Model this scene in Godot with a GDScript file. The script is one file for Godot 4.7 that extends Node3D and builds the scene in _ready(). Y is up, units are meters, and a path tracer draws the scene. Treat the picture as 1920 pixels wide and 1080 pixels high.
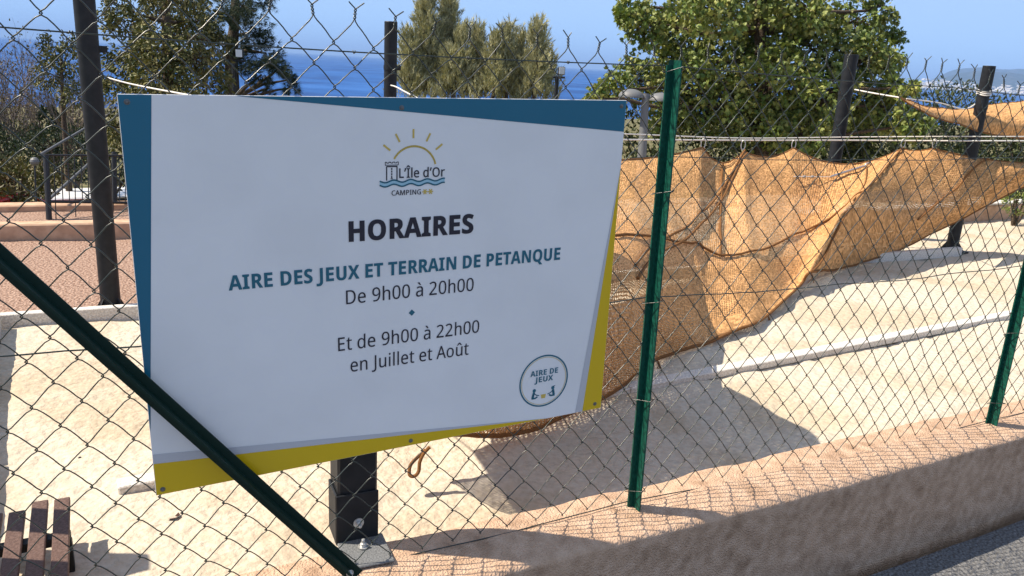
extends Node3D
# A timetable sign wired to a chain-link fence on a low rendered wall, a petanque court with fallen shade sails behind it, trees and the sea beyond.
# Metres, y up; the road in front of the wall is y = 0, the sand of the court y = -0.5, the fence runs along x.

const SAND := -0.5
const FZ := -1.632
const SEA := -28.0
var rng := RandomNumberGenerator.new()
var used := {}
var mats := {}

class MB:
	var v := PackedVector3Array()
	var n := PackedVector3Array()
	var t := PackedVector2Array()
	var c := PackedColorArray()
	var i := PackedInt32Array()
	var col := Color.WHITE
	func vert(p: Vector3, nn: Vector3, uv := Vector2.ZERO) -> int:
		v.append(p); n.append(nn); t.append(uv); c.append(col)
		return v.size() - 1
	func tri3(a: int, b: int, d: int) -> void:
		var g := (v[d] - v[a]).cross(v[b] - v[a])
		if g.dot(n[a] + n[b] + n[d]) < 0.0:
			i.append(a); i.append(d); i.append(b)
		else:
			i.append(a); i.append(b); i.append(d)
	func tri(a: Vector3, b: Vector3, d: Vector3, out := Vector3.ZERO) -> void:
		var g := (d - a).cross(b - a).normalized()
		if g == Vector3.ZERO:
			return
		if out != Vector3.ZERO and g.dot(out) < 0.0:
			g = -g
		tri3(vert(a, g, Vector2(a.x, a.y)), vert(b, g, Vector2(b.x, b.y)), vert(d, g, Vector2(d.x, d.y)))
	func quad(a: Vector3, b: Vector3, d: Vector3, e: Vector3, out := Vector3.ZERO) -> void:
		tri(a, b, d, out); tri(a, d, e, out)
	func box(o: Vector3, s: Vector3, bev := 0.0, B := Basis.IDENTITY) -> void:
		var h := s * 0.5
		bev = minf(bev, minf(h.x, minf(h.y, h.z)) * 0.9)
		var k := h - Vector3.ONE * bev
		for ax in 3:
			var a1 := (ax + 1) % 3
			var a2 := (ax + 2) % 3
			for sg in [-1.0, 1.0]:
				var q := []
				for w in [[-1, -1], [1, -1], [1, 1], [-1, 1]]:
					var p := Vector3.ZERO
					p[ax] = h[ax] * sg; p[a1] = k[a1] * w[0]; p[a2] = k[a2] * w[1]
					q.append(o + B * p)
				var out := Vector3.ZERO
				out[ax] = sg
				quad(q[0], q[1], q[2], q[3], B * out)
		if bev <= 0.0:
			return
		for ax in 3:
			var a1 := (ax + 1) % 3
			var a2 := (ax + 2) % 3
			for s1 in [-1.0, 1.0]:
				for s2 in [-1.0, 1.0]:
					var q := []
					for w in [[0, -1.0], [0, 1.0], [1, 1.0], [1, -1.0]]:
						var p := Vector3.ZERO
						p[ax] = k[ax] * w[1]
						p[a1] = (h[a1] if w[0] == 0 else k[a1]) * s1
						p[a2] = (k[a2] if w[0] == 0 else h[a2]) * s2
						q.append(o + B * p)
					var out := Vector3.ZERO
					out[a1] = s1; out[a2] = s2
					quad(q[0], q[1], q[2], q[3], B * out)
		for sx in [-1.0, 1.0]:
			for sy in [-1.0, 1.0]:
				for sz in [-1.0, 1.0]:
					var s3 := Vector3(sx, sy, sz)
					tri(o + B * (Vector3(h.x, k.y, k.z) * s3), o + B * (Vector3(k.x, h.y, k.z) * s3), o + B * (Vector3(k.x, k.y, h.z) * s3), B * s3)
	func beam(a: Vector3, b: Vector3, wide: float, tall: float, bev := 0.003, up := Vector3.UP) -> void:
		var z := (b - a).normalized()
		var x := up.cross(z).normalized()
		box((a + b) * 0.5, Vector3(wide, tall, a.distance_to(b)), bev, Basis(x, z.cross(x), z))
	func tube(p: PackedVector3Array, r, sides := 6, caps := true) -> void:
		var x := Vector3.ZERO
		var first := v.size()
		var m := p.size()
		for k in m:
			var d := (p[mini(k + 1, m - 1)] - p[maxi(k - 1, 0)]).normalized()
			if x == Vector3.ZERO:
				x = d.cross(Vector3.UP if absf(d.y) < 0.9 else Vector3.RIGHT).normalized()
			x = (x - d * x.dot(d)).normalized()
			var y := d.cross(x)
			var rad: float = r if r is float else r[k]
			for s in sides:
				var a := TAU * s / sides
				var nn := x * cos(a) + y * sin(a)
				vert(p[k] + nn * rad, nn, Vector2(float(s) / sides, k))
		for k in m - 1:
			for s in sides:
				var a0 := first + k * sides + s
				var a1 := first + k * sides + (s + 1) % sides
				tri3(a0, a1, a1 + sides); tri3(a0, a1 + sides, a0 + sides)
		if caps:
			for e in [[0, -1.0], [m - 1, 1.0]]:
				var d: Vector3 = (p[mini(e[0] + 1, m - 1)] - p[maxi(e[0] - 1, 0)]).normalized() * e[1]
				var mid := vert(p[e[0]], d)
				for s in sides:
					var q0 := vert(v[first + e[0] * sides + s], d)
					var q1 := vert(v[first + e[0] * sides + (s + 1) % sides], d)
					tri3(mid, q0, q1)
	func lathe(o: Vector3, prof: Array, sides := 20, B := Basis.IDENTITY) -> void:   # prof: [radius, height] pairs along B.y, flat shaded along the profile
		for k in prof.size() - 1:
			var a: Vector2 = Vector2(prof[k][0], prof[k][1])
			var b: Vector2 = Vector2(prof[k + 1][0], prof[k + 1][1])
			var nn := Vector2(b.y - a.y, a.x - b.x).normalized()
			var f := v.size()
			for s in sides + 1:
				var g := TAU * s / sides
				var dir := Vector3(cos(g), 0, sin(g))
				var w := B * Vector3(dir.x * nn.x, nn.y, dir.z * nn.x)
				vert(o + B * (dir * a.x + Vector3.UP * a.y), w, Vector2(g, a.y))
				vert(o + B * (dir * b.x + Vector3.UP * b.y), w, Vector2(g, b.y))
			for s in sides:
				var q := f + s * 2
				tri3(q, q + 1, q + 3); tri3(q, q + 3, q + 2)
	func prism(poly: PackedVector2Array, z0: float, z1: float, T := Transform3D.IDENTITY) -> void:
		var ids := Geometry2D.triangulate_polygon(poly)
		for z in [[z1, 1.0], [z0, -1.0]]:
			for k in range(0, ids.size(), 3):
				var q := []
				for j in 3:
					q.append(T * Vector3(poly[ids[k + j]].x, poly[ids[k + j]].y, z[0]))
				tri(q[0], q[1], q[2], T.basis * Vector3(0, 0, z[1]))
		var ccw := not Geometry2D.is_polygon_clockwise(poly)
		for k in poly.size():
			var a := poly[k]
			var b := poly[(k + 1) % poly.size()]
			var e := b - a
			var out := Vector3(e.y, -e.x, 0) * (1.0 if ccw else -1.0)
			quad(T * Vector3(a.x, a.y, z0), T * Vector3(b.x, b.y, z0), T * Vector3(b.x, b.y, z1), T * Vector3(a.x, a.y, z1), T.basis * out)
	func grid(rows: Array, uvs := []) -> void:   # rows of points, smooth
		var R := rows.size()
		var C: int = rows[0].size()
		var f := v.size()
		for r in R:
			for k in C:
				var du: Vector3 = rows[r][mini(k + 1, C - 1)] - rows[r][maxi(k - 1, 0)]
				var dv: Vector3 = rows[mini(r + 1, R - 1)][k] - rows[maxi(r - 1, 0)][k]
				vert(rows[r][k], dv.cross(du).normalized(), uvs[r][k] if uvs else Vector2(rows[r][k].x, rows[r][k].z))
		for r in R - 1:
			for k in C - 1:
				var a := f + r * C + k
				tri3(a, a + 1, a + C + 1); tri3(a, a + C + 1, a + C)
	func mesh() -> ArrayMesh:
		var arr := []
		arr.resize(Mesh.ARRAY_MAX)
		arr[Mesh.ARRAY_VERTEX] = v; arr[Mesh.ARRAY_NORMAL] = n; arr[Mesh.ARRAY_TEX_UV] = t; arr[Mesh.ARRAY_COLOR] = c; arr[Mesh.ARRAY_INDEX] = i
		var m := ArrayMesh.new()
		m.add_surface_from_arrays(Mesh.PRIMITIVE_TRIANGLES, arr)
		return m

# ---------------------------------------------------------------- naming and placing
func numbered(called: String) -> String:
	used[called] = used.get(called, -1) + 1
	return called if used[called] == 0 else "%s_%03d" % [called, used[called]]

func part(called: String, mb: MB, m: Material, parent: Node3D) -> MeshInstance3D:
	return part_mesh(called, mb.mesh(), m, parent)

func part_mesh(called: String, mesh: Mesh, m: Material, parent: Node3D) -> MeshInstance3D:
	var o := MeshInstance3D.new()
	var taken := 0
	for k in parent.get_children():
		if String(k.name) == called or String(k.name).begins_with(called + "_0") or String(k.name).begins_with(called + "_1"):
			taken += 1
	o.name = called if taken == 0 else "%s_%03d" % [called, taken]
	o.mesh = mesh
	o.material_override = m
	parent.add_child(o, true)
	return o

func thing(called: String, label: String, category: String, group := "", where := Vector3.ZERO) -> Node3D:
	var o := Node3D.new()
	o.name = numbered(called)
	add_child(o)
	o.position = where
	o.set_meta("label", label); o.set_meta("category", category)
	if group:
		o.set_meta("group", group)
	return o

func ground(called: String, mb: MB, m: Material) -> MeshInstance3D:
	var o := MeshInstance3D.new()
	o.name = numbered(called)
	o.mesh = mb.mesh()
	o.material_override = m
	add_child(o)
	o.set_meta("kind", "structure")
	return o

# ---------------------------------------------------------------- materials
func lin(r: float, g: float, b: float) -> Color:
	return Color(r, g, b).linear_to_srgb()

func mat(col: Color, rough := 0.8, metal := 0.0, spec := 0.5) -> StandardMaterial3D:
	var m := StandardMaterial3D.new()
	m.albedo_color = col; m.roughness = rough; m.metallic = metal; m.metallic_specular = spec
	return m

func noise_tex(freq: float, stops: Array, size := 512, octaves := 4, sd := 1, kind := FastNoiseLite.TYPE_SIMPLEX_SMOOTH, normal := 0.0, ridged := false) -> NoiseTexture2D:
	var nz := FastNoiseLite.new()
	nz.seed = sd; nz.frequency = freq; nz.noise_type = kind; nz.fractal_octaves = octaves
	nz.fractal_type = FastNoiseLite.FRACTAL_RIDGED if ridged else FastNoiseLite.FRACTAL_FBM
	var t := NoiseTexture2D.new()
	t.width = size; t.height = size; t.seamless = true; t.noise = nz
	if normal > 0.0:
		t.as_normal_map = true; t.bump_strength = normal
	if stops:
		var g := Gradient.new()
		g.offsets = PackedFloat32Array(stops.map(func(s): return s[0]))
		g.colors = PackedColorArray(stops.map(func(s): return s[1]))
		t.color_ramp = g
	return t

func surf(tex: Texture2D, scale: float, rough := 0.9, bump: Texture2D = null, bump_cm := 1.0, spec := 0.3) -> StandardMaterial3D:
	var m := StandardMaterial3D.new()
	m.albedo_texture = tex; m.roughness = rough; m.metallic_specular = spec
	m.uv1_triplanar = true; m.uv1_world_triplanar = true
	m.uv1_scale = Vector3.ONE * scale
	if bump:
		m.heightmap_enabled = true; m.heightmap_texture = bump; m.heightmap_scale = bump_cm
	return m

func detail(m: StandardMaterial3D, tex: Texture2D, scale: float) -> void:   # a second, coarser pattern multiplied in
	m.detail_enabled = true; m.detail_albedo = tex; m.detail_blend_mode = BaseMaterial3D.BLEND_MODE_MUL
	m.detail_uv_layer = BaseMaterial3D.DETAIL_UV_2
	m.uv2_triplanar = true; m.uv2_world_triplanar = true; m.uv2_scale = Vector3.ONE * scale

func make_materials() -> void:
	var W := Color.WHITE
	# sand of the court
	mats.sand = surf(noise_tex(0.02, [[0.0, lin(0.43, 0.375, 0.295)], [0.45, lin(0.52, 0.465, 0.38)], [1.0, lin(0.60, 0.55, 0.465)]], 1024, 6, 3), 0.9, 0.95, noise_tex(0.014, [], 1024, 6, 4), 1.3)
	detail(mats.sand, noise_tex(0.008, [[0.25, lin(0.86, 0.80, 0.72)], [0.5, lin(0.97, 0.955, 0.93)], [1.0, W]], 512, 5, 7), 0.17)
	mats.gravel = surf(noise_tex(0.06, [[0.2, lin(0.15, 0.085, 0.06)], [0.5, lin(0.34, 0.225, 0.17)], [0.85, lin(0.46, 0.33, 0.26)]], 1024, 5, 11), 0.5, 0.95, noise_tex(0.07, [], 1024, 4, 12), 1.5)
	# render of the wall
	mats.render = surf(noise_tex(0.012, [[0.2, lin(0.44, 0.295, 0.20)], [0.5, lin(0.52, 0.355, 0.245)], [0.85, lin(0.60, 0.425, 0.305)]], 1024, 6, 21), 1.3, 0.95, noise_tex(0.09, [], 1024, 5, 22), 0.55)
	detail(mats.render, noise_tex(0.01, [[0.12, lin(0.70, 0.67, 0.64)], [0.3, lin(0.95, 0.945, 0.94)], [1.0, W]], 512, 6, 23, FastNoiseLite.TYPE_SIMPLEX, 0.0, true), 0.55)
	mats.render_far = surf(noise_tex(0.02, [[0.2, lin(0.42, 0.27, 0.18)], [0.8, lin(0.56, 0.38, 0.26)]], 512, 4, 24), 0.7, 0.95)
	mats.asphalt = surf(noise_tex(0.09, [[0.2, lin(0.085, 0.085, 0.087)], [0.5, lin(0.14, 0.14, 0.143)], [0.85, lin(0.21, 0.21, 0.215)]], 1024, 6, 31), 0.83, 0.9, noise_tex(0.06, [], 1024, 6, 32), 0.9)
	mats.terrain = surf(noise_tex(0.02, [[0.2, lin(0.05, 0.06, 0.02)], [0.5, lin(0.12, 0.11, 0.045)], [0.8, lin(0.24, 0.19, 0.11)]], 512, 5, 41), 0.12, 1.0)
	mats.sea = surf(noise_tex(0.01, [[0.25, lin(0.004, 0.045, 0.18)], [0.55, lin(0.008, 0.07, 0.25)], [0.85, lin(0.02, 0.10, 0.32)]], 512, 5, 51), 0.0012, 0.55, null, 1.0, 0.25)
	mats.timber = surf(noise_tex(0.03, [[0.2, lin(0.48, 0.45, 0.41)], [0.8, lin(0.72, 0.69, 0.64)]], 512, 4, 61), 3.0, 0.85, noise_tex(0.04, [], 512, 4, 62), 0.3)
	mats.slat = surf(noise_tex(0.02, [[0.2, lin(0.085, 0.050, 0.040)], [0.8, lin(0.15, 0.095, 0.078)]], 512, 4, 63), 6.0, 0.55, noise_tex(0.05, [], 512, 3, 64), 0.2)
	# metals
	mats.post_grey = surf(noise_tex(0.02, [[0.2, lin(0.010, 0.012, 0.015)], [0.8, lin(0.019, 0.021, 0.025)]], 256, 4, 71), 2.0, 0.5, null, 1.0, 0.35)
	mats.green = surf(noise_tex(0.03, [[0.25, lin(0.003, 0.048, 0.032)], [0.8, lin(0.006, 0.082, 0.056)]], 256, 4, 72), 8.0, 0.45, noise_tex(0.05, [], 256, 3, 73), 0.04, 0.35)
	mats.green_dark = mat(lin(0.003, 0.022, 0.016), 0.45, 0.0, 0.35)
	mats.wire = mat(lin(0.016, 0.026, 0.021), 0.33, 0.0, 0.55)
	mats.galv = surf(noise_tex(0.08, [[0.2, lin(0.38, 0.39, 0.40)], [0.8, lin(0.6, 0.61, 0.62)]], 256, 3, 74), 20.0, 0.38)
	mats.galv.metallic = 0.85
	mats.steel = mat(lin(0.55, 0.55, 0.54), 0.4, 0.7)
	mats.plate = surf(noise_tex(0.05, [[0.2, lin(0.10, 0.105, 0.11)], [0.8, lin(0.20, 0.205, 0.21)]], 256, 3, 75), 14.0, 0.5)
	mats.screw = mat(lin(0.16, 0.16, 0.16), 0.45, 0.6)
	mats.black = mat(lin(0.012, 0.012, 0.014), 0.5)
	mats.grey = mat(lin(0.22, 0.225, 0.235), 0.5)
	mats.rail = mat(lin(0.09, 0.092, 0.098), 0.45)
	mats.lamp_grey = mat(lin(0.13, 0.135, 0.14), 0.55)
	mats.rope = mat(lin(0.66, 0.64, 0.6), 0.9)
	mats.white = mat(lin(0.75, 0.76, 0.78), 0.4)
	mats.bark = surf(noise_tex(0.04, [[0.2, lin(0.05, 0.037, 0.026)], [0.8, lin(0.15, 0.115, 0.085)]], 256, 4, 81), 3.0, 0.95, noise_tex(0.05, [], 256, 4, 82), 2.0)
	mats.bark_grey = mat(lin(0.16, 0.13, 0.115), 0.95)
	mats.hill = surf(noise_tex(0.02, [[0.3, lin(0.022, 0.038, 0.03)], [0.7, lin(0.06, 0.068, 0.06)]], 512, 5, 91), 0.0008, 1.0)
	mats.weave = weave(0.30, false)
	mats.weave_tight = weave(-0.2, false)
	mats.weave_tight.heightmap_scale = 0.5
	mats.weave_tight.backlight = lin(0.012, 0.004, 0.0006)
	mats.weave_open = weave(0.7, true)
	mats.hem = surf(noise_tex(0.08, [[0.2, lin(0.15, 0.065, 0.022)], [0.8, lin(0.30, 0.15, 0.06)]], 256, 3, 95), 12.0, 0.95, noise_tex(0.1, [], 256, 3, 96), 0.6)
	for k in ["leaf", "needle", "spray"]:
		var m := mat(W, 0.55 if k == "leaf" else 0.75, 0.0, 0.4)
		m.vertex_color_use_as_albedo = true
		m.backlight_enabled = true
		m.backlight = lin(0.13, 0.16, 0.025) if k == "leaf" else (lin(0.16, 0.15, 0.05) if k == "spray" else lin(0.03, 0.035, 0.012))
		m.cull_mode = BaseMaterial3D.CULL_DISABLED
		mats[k] = m

func weave(open: float, loose: bool) -> StandardMaterial3D:   # plain-weave coir cloth: yarns over and under, some gaps between them open
	var N := 512
	var Y := 24                                # yarns each way in one tile
	var im := Image.create_empty(N, N, false, Image.FORMAT_RGBA8)
	var hi := Image.create_empty(N, N, false, Image.FORMAT_RGBA8)
	var g := RandomNumberGenerator.new()
	g.seed = 77 + int(loose)
	var wa := []; var wb := []; var ta := []
	for a in Y:
		var ra := []; var rb := []; var rc := []
		for b in Y:
			ra.append(g.randf_range(0.26, 0.42) - (open * g.randf_range(0.1, 0.32)))
			rb.append(g.randf_range(0.26, 0.42) - (open * g.randf_range(0.1, 0.32)))
			rc.append(g.randf_range(0.5, 1.12))
		wa.append(ra); wb.append(rb); ta.append(rc)
	var base := Color(0.66, 0.365, 0.16)
	for y in N:
		var fy := float(y) / N * Y
		var iy := int(fy)
		for x in N:
			var fx := float(x) / N * Y
			var ix := int(fx)
			var dx := absf(fx - ix - 0.5 + 0.08 * sin(fy * 2.1 + ix))
			var dy := absf(fy - iy - 0.5 + 0.08 * sin(fx * 1.9 + iy * 1.7))
			var inx: bool = dx < wa[iy][ix] + 0.06
			var iny: bool = dy < wb[iy][ix] + 0.06
			var over := (ix + iy) % 2 == 0
			var h := 0.0
			var tone := 1.0
			if inx and (over or not iny):
				h = 0.55 + 0.45 * sqrt(maxf(0.0, 1.0 - pow(dx / 0.48, 2.0))) * (0.6 + 0.4 * cos((fy - iy - 0.5) * PI))
				tone = ta[iy][ix]
			elif iny:
				h = 0.5 + 0.45 * sqrt(maxf(0.0, 1.0 - pow(dy / 0.48, 2.0))) * (0.6 + 0.4 * cos((fx - ix - 0.5) * PI))
				tone = ta[ix][iy]
			var a := 1.0 if inx or iny else 0.0
			var fib := 0.9 + 0.2 * g.randf()
			var q := Color(base.r * tone * fib, base.g * tone * fib, base.b * tone * fib).linear_to_srgb()
			q.a = a
			im.set_pixel(x, y, q)
			hi.set_pixel(x, y, Color(h, h, h, 1))
	var m := StandardMaterial3D.new()
	m.albedo_texture = ImageTexture.create_from_image(im)
	m.heightmap_enabled = true
	m.heightmap_texture = ImageTexture.create_from_image(hi)
	m.heightmap_scale = 1.1
	m.roughness = 0.95; m.metallic_specular = 0.1
	m.transparency = BaseMaterial3D.TRANSPARENCY_ALPHA_SCISSOR
	m.alpha_scissor_threshold = 0.5
	m.cull_mode = BaseMaterial3D.CULL_DISABLED
	m.backlight_enabled = true
	m.backlight = lin(0.02, 0.007, 0.0012)
	m.uv1_scale = Vector3(1.4, 1.4, 1)
	return m

# ---------------------------------------------------------------- vegetation
func leaf_shape(kind: String) -> ArrayMesh:
	var b := MB.new()
	if kind == "plane":                        # five-lobed leaf, folded along its midrib
		var o := [Vector3(0, 0, 0), Vector3(-0.30, 0.05, 0.03), Vector3(-0.5, 0.42, 0.10), Vector3(-0.23, 0.45, 0.02), Vector3(-0.30, 0.80, 0.06), Vector3(-0.10, 0.68, 0.0), Vector3(0, 1.05, -0.10),
			Vector3(0.10, 0.68, 0.0), Vector3(0.30, 0.80, 0.06), Vector3(0.23, 0.45, 0.02), Vector3(0.5, 0.42, 0.10), Vector3(0.30, 0.05, 0.03)]
		var mid := Vector3(0, 0.42, -0.06)
		for k in o.size():
			b.tri(o[k], o[(k + 1) % o.size()], mid, Vector3(0, 0, 1))
	elif kind == "oval":
		var o := [Vector3(0, 0, 0), Vector3(-0.20, 0.30, 0.05), Vector3(-0.19, 0.65, 0.05), Vector3(0, 1, -0.08), Vector3(0.19, 0.65, 0.05), Vector3(0.20, 0.30, 0.05)]
		for k in 6:
			b.tri(o[k], o[(k + 1) % 6], Vector3(0, 0.48, -0.03), Vector3(0, 0, 1))
	elif kind == "needles":
		var g := RandomNumberGenerator.new()
		g.seed = 5
		for k in 16:
			var d := Vector3(g.randf_range(-1, 1), g.randf_range(0.1, 1.4), g.randf_range(-1, 1)).normalized()
			var s := d.cross(Vector3(g.randf_range(-1, 1), 0.2, g.randf_range(-1, 1))).normalized() * 0.028
			b.tri(-s, s, d * g.randf_range(0.7, 1.0), s.cross(d))
	else:                                      # feathery upright spray
		var g := RandomNumberGenerator.new()
		g.seed = 9
		for k in 11:
			var st := Vector3(0, k * 0.06, 0)
			var d := Vector3(g.randf_range(-0.6, 0.6), 1.0, g.randf_range(-0.6, 0.6)).normalized()
			var s := d.cross(Vector3(g.randf_range(-1, 1), 0.1, g.randf_range(-1, 1))).normalized() * 0.035
			b.tri(st - s, st + s, st + d * g.randf_range(0.35, 0.6), s.cross(d))
	return b.mesh()

func cloud_of(mesh: Mesh, m: Material, xf: Array, cols: Array, called: String, parent: Node3D) -> MultiMeshInstance3D:
	var mm := MultiMesh.new()
	mm.transform_format = MultiMesh.TRANSFORM_3D
	mm.use_colors = true
	mm.mesh = mesh
	mm.instance_count = xf.size()
	var buf := PackedFloat32Array()
	buf.resize(xf.size() * 16)
	for k in xf.size():
		var t: Transform3D = xf[k]
		var q := k * 16
		for r in 3:
			buf[q + r * 4] = t.basis.x[r]; buf[q + r * 4 + 1] = t.basis.y[r]; buf[q + r * 4 + 2] = t.basis.z[r]; buf[q + r * 4 + 3] = t.origin[r]
		var cc: Color = cols[k]
		buf[q + 12] = cc.r; buf[q + 13] = cc.g; buf[q + 14] = cc.b; buf[q + 15] = 1.0
	mm.buffer = buf
	var o := MultiMeshInstance3D.new()
	o.name = called
	o.multimesh = mm
	o.material_override = m
	parent.add_child(o, true)
	o.set_meta("kind", "stuff")
	return o

func rv() -> Vector3:
	var p := Vector3(rng.randf_range(-1, 1), rng.randf_range(-1, 1), rng.randf_range(-1, 1))
	while p.length() > 1.0 or p.length() < 0.05:
		p = Vector3(rng.randf_range(-1, 1), rng.randf_range(-1, 1), rng.randf_range(-1, 1))
	return p

func pick(cols: Array) -> Color:
	var a: Color = cols[rng.randi() % cols.size()]
	var b: Color = cols[rng.randi() % cols.size()]
	var c := a.lerp(b, rng.randf())
	var k := rng.randf_range(0.75, 1.25)
	return Color(c.r * k, c.g * k, c.b * k)

func limb(b: MB, a: Vector3, e: Vector3, r0: float, r1: float, wob := 0.12, sides := 5) -> PackedVector3Array:
	var pts := PackedVector3Array()
	var rad := []
	var l := a.distance_to(e)
	var s := rv() * l * wob
	for k in 6:
		var f := k / 5.0
		pts.append(a.lerp(e, f) + s * sin(f * PI) + rv() * l * 0.02 * (1.0 if k % 5 else 0.0))
		rad.append(lerpf(r0, r1, f))
	b.tube(pts, rad, sides, false)
	return pts

# clumps: [centre, radius, leaf count]; every clump is fed by a limb and split into twigs with leaves round their ends
func tree(called: String, label: String, group: String, base: Vector3, trunk: Array, r0: float, clumps: Array, leaf: String, m: Material, cols: Array, size: Vector2, sd: int, droop := 0.3, bark: Material = null, spread := 0.30) -> Node3D:
	rng.seed = sd
	var t := thing(called, label, "tree", group, base)
	var b := MB.new()
	var pts := PackedVector3Array([Vector3.ZERO - Vector3.UP * 0.4])
	var rad := [r0 * 1.35]
	for k in trunk.size():
		pts.append(trunk[k] - base)
		rad.append(lerpf(r0, r0 * 0.35, (k + 1.0) / trunk.size()))
	b.tube(pts, rad, 9, false)
	var xf := []
	var cc := []
	for cl in clumps:
		var c: Vector3 = cl[0] - base
		var near := pts[0]
		for k in pts.size() - 1:
			for f in 5:
				var p := pts[k].lerp(pts[k + 1], f / 5.0)
				if p.distance_to(c) + maxf(0.0, p.y - c.y) * 0.8 < near.distance_to(c) + maxf(0.0, near.y - c.y) * 0.8:
					near = p
		limb(b, near, c, r0 * 0.3, r0 * 0.1, 0.1, 5)
		var twigs := maxi(4, int(cl[2] / 22.0))
		var tint := rng.randf_range(0.78, 1.2)
		for w in twigs:
			var d := rv()
			d = d.normalized() * pow(d.length(), 0.6)
			var e: Vector3 = c + d * cl[1] * Vector3(1, 0.85, 1)
			limb(b, c + d * cl[1] * 0.15, e, r0 * 0.055, r0 * 0.02, 0.12, 3)
			var nl := int(cl[2] / float(twigs))
			var warm := pick(cols)
			for k in nl:
				var p: Vector3 = e + rv() * cl[1] * spread - d * cl[1] * rng.randf() * 0.3
				var up := (rv() + d * 0.6 + Vector3.DOWN * droop).normalized()
				var x := up.cross(rv()).normalized()
				var s := rng.randf_range(size.x, size.y)
				xf.append(Transform3D(Basis(x, up, x.cross(up)) * s, p))
				var q := pick(cols).lerp(warm, 0.5)
				cc.append(Color(q.r * tint, q.g * tint, q.b * tint))
	part("trunk", b, bark if bark else mats.bark, t)
	cloud_of(shapes[leaf], m, xf, cc, "crown", t)
	return t

var shapes := {}

func plume_tree(called: String, label: String, group: String, base: Vector3, plumes: Array, cols: Array, sd: int, size: Vector2) -> void:   # plumes: [foot, tip, radius, sprays]
	rng.seed = sd
	var t := thing(called, label, "tree", group, base)
	var b := MB.new()
	var xf := []
	var cc := []
	for pl in plumes:
		var a: Vector3 = pl[0] - base
		var e: Vector3 = pl[1] - base
		limb(b, Vector3(a.x * 0.25, -0.3, a.z * 0.25), a, 0.09, 0.05, 0.06)
		limb(b, a, e, 0.05, 0.01, 0.03)
		var nt := maxi(8, int(pl[3] / 21.0))
		for w in nt:
			var f := pow(rng.randf(), 0.8)
			var r: float = pl[2] * (1.0 - f * 0.9) * (0.7 + 0.45 * sin(f * 17.0 + sd + pl[2] * 9.0) * sin(f * 31.0))
			var ang := rng.randf() * TAU
			var rr := sqrt(rng.randf()) * r
			var p := a.lerp(e, f) + Vector3(cos(ang) * rr, rng.randf_range(-0.1, 0.1), sin(ang) * rr)
			var tone := pick(cols)
			for k in 14:
				var out := Vector3(cos(ang), 0, sin(ang))
				var up := (Vector3.UP * 1.1 + out * rng.randf_range(0.1, 0.9) + rv() * 0.55).normalized()
				var x := up.cross(rv()).normalized()
				xf.append(Transform3D(Basis(x, up, x.cross(up)) * rng.randf_range(size.x, size.y), p + rv() * 0.24))
				cc.append(pick(cols).lerp(tone, 0.6))
	part("trunk", b, mats.bark, t)
	cloud_of(shapes["spray"], mats.spray, xf, cc, "crown", t)

func bare_branch(b: MB, a: Vector3, d: Vector3, l: float, r: float, depth: int, xf: Array, cc: Array, cols: Array) -> void:
	var e := a + d * l
	limb(b, a, e, r, r * 0.6, 0.07, 5 if depth > 2 else 3)
	if depth == 0:
		for k in 1:
			var up := (rv() + d).normalized()
			var x := up.cross(rv()).normalized()
			xf.append(Transform3D(Basis(x, up, x.cross(up)) * rng.randf_range(0.05, 0.1), e + rv() * 0.2))
			cc.append(pick(cols))
		return
	for k in (3 if depth > 1 else 4):
		var nd := (d + rv() * 0.62 + Vector3.UP * 0.12).normalized()
		bare_branch(b, a.lerp(e, rng.randf_range(0.45, 1.0)), nd, l * rng.randf_range(0.55, 0.8), r * 0.55, depth - 1, xf, cc, cols)

func bare_tree(label: String, base: Vector3, h: float, sd: int, cols: Array) -> void:
	rng.seed = sd
	var t := thing("bare_tree", label, "tree", "thin leafless trees on the slope", base)
	var b := MB.new()
	var xf := []
	var cc := []
	for k in 3:
		bare_branch(b, Vector3(rng.randf_range(-0.2, 0.2), -0.3, rng.randf_range(-0.2, 0.2)), (Vector3.UP + rv() * 0.22).normalized(), h * 0.40, h * 0.013, 5, xf, cc, cols)
	part("trunk", b, mats.bark_grey, t)
	cloud_of(shapes["oval"], mats.leaf, xf, cc, "crown", t)

func bush(label: String, group: String, base: Vector3, r: float, h: float, count: int, leaf: String, cols: Array, size: Vector2, sd: int) -> void:
	rng.seed = sd
	var t := thing("bush", label, "bush", group, base)
	var b := MB.new()
	var xf := []
	var cc := []
	for k in 9:
		var e := Vector3(rv().x * r, h * rng.randf_range(0.4, 0.8), rv().z * r)
		limb(b, Vector3(e.x * 0.15, -0.2, e.z * 0.15), e, 0.03, 0.01, 0.1, 4)
	for k in int(count / 18.0):
		var d := rv()
		d = d.normalized() * pow(d.length(), 0.45)
		var c := Vector3(d.x * r, h * 0.5 + d.y * h * 0.5, d.z * r)
		var tone := pick(cols)
		for j in 18:
			var up := (rv() + Vector3.UP * 0.4 + d * 0.5).normalized()
			var x := up.cross(rv()).normalized()
			xf.append(Transform3D(Basis(x, up, x.cross(up)) * rng.randf_range(size.x, size.y), c + rv() * 0.22 * r))
			cc.append(pick(cols).lerp(tone, 0.5))
	part("stem", b, mats.bark, t)
	cloud_of(shapes[leaf], mats.leaf if leaf in ["plane", "oval"] else mats.spray, xf, cc, "foliage", t)

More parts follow.
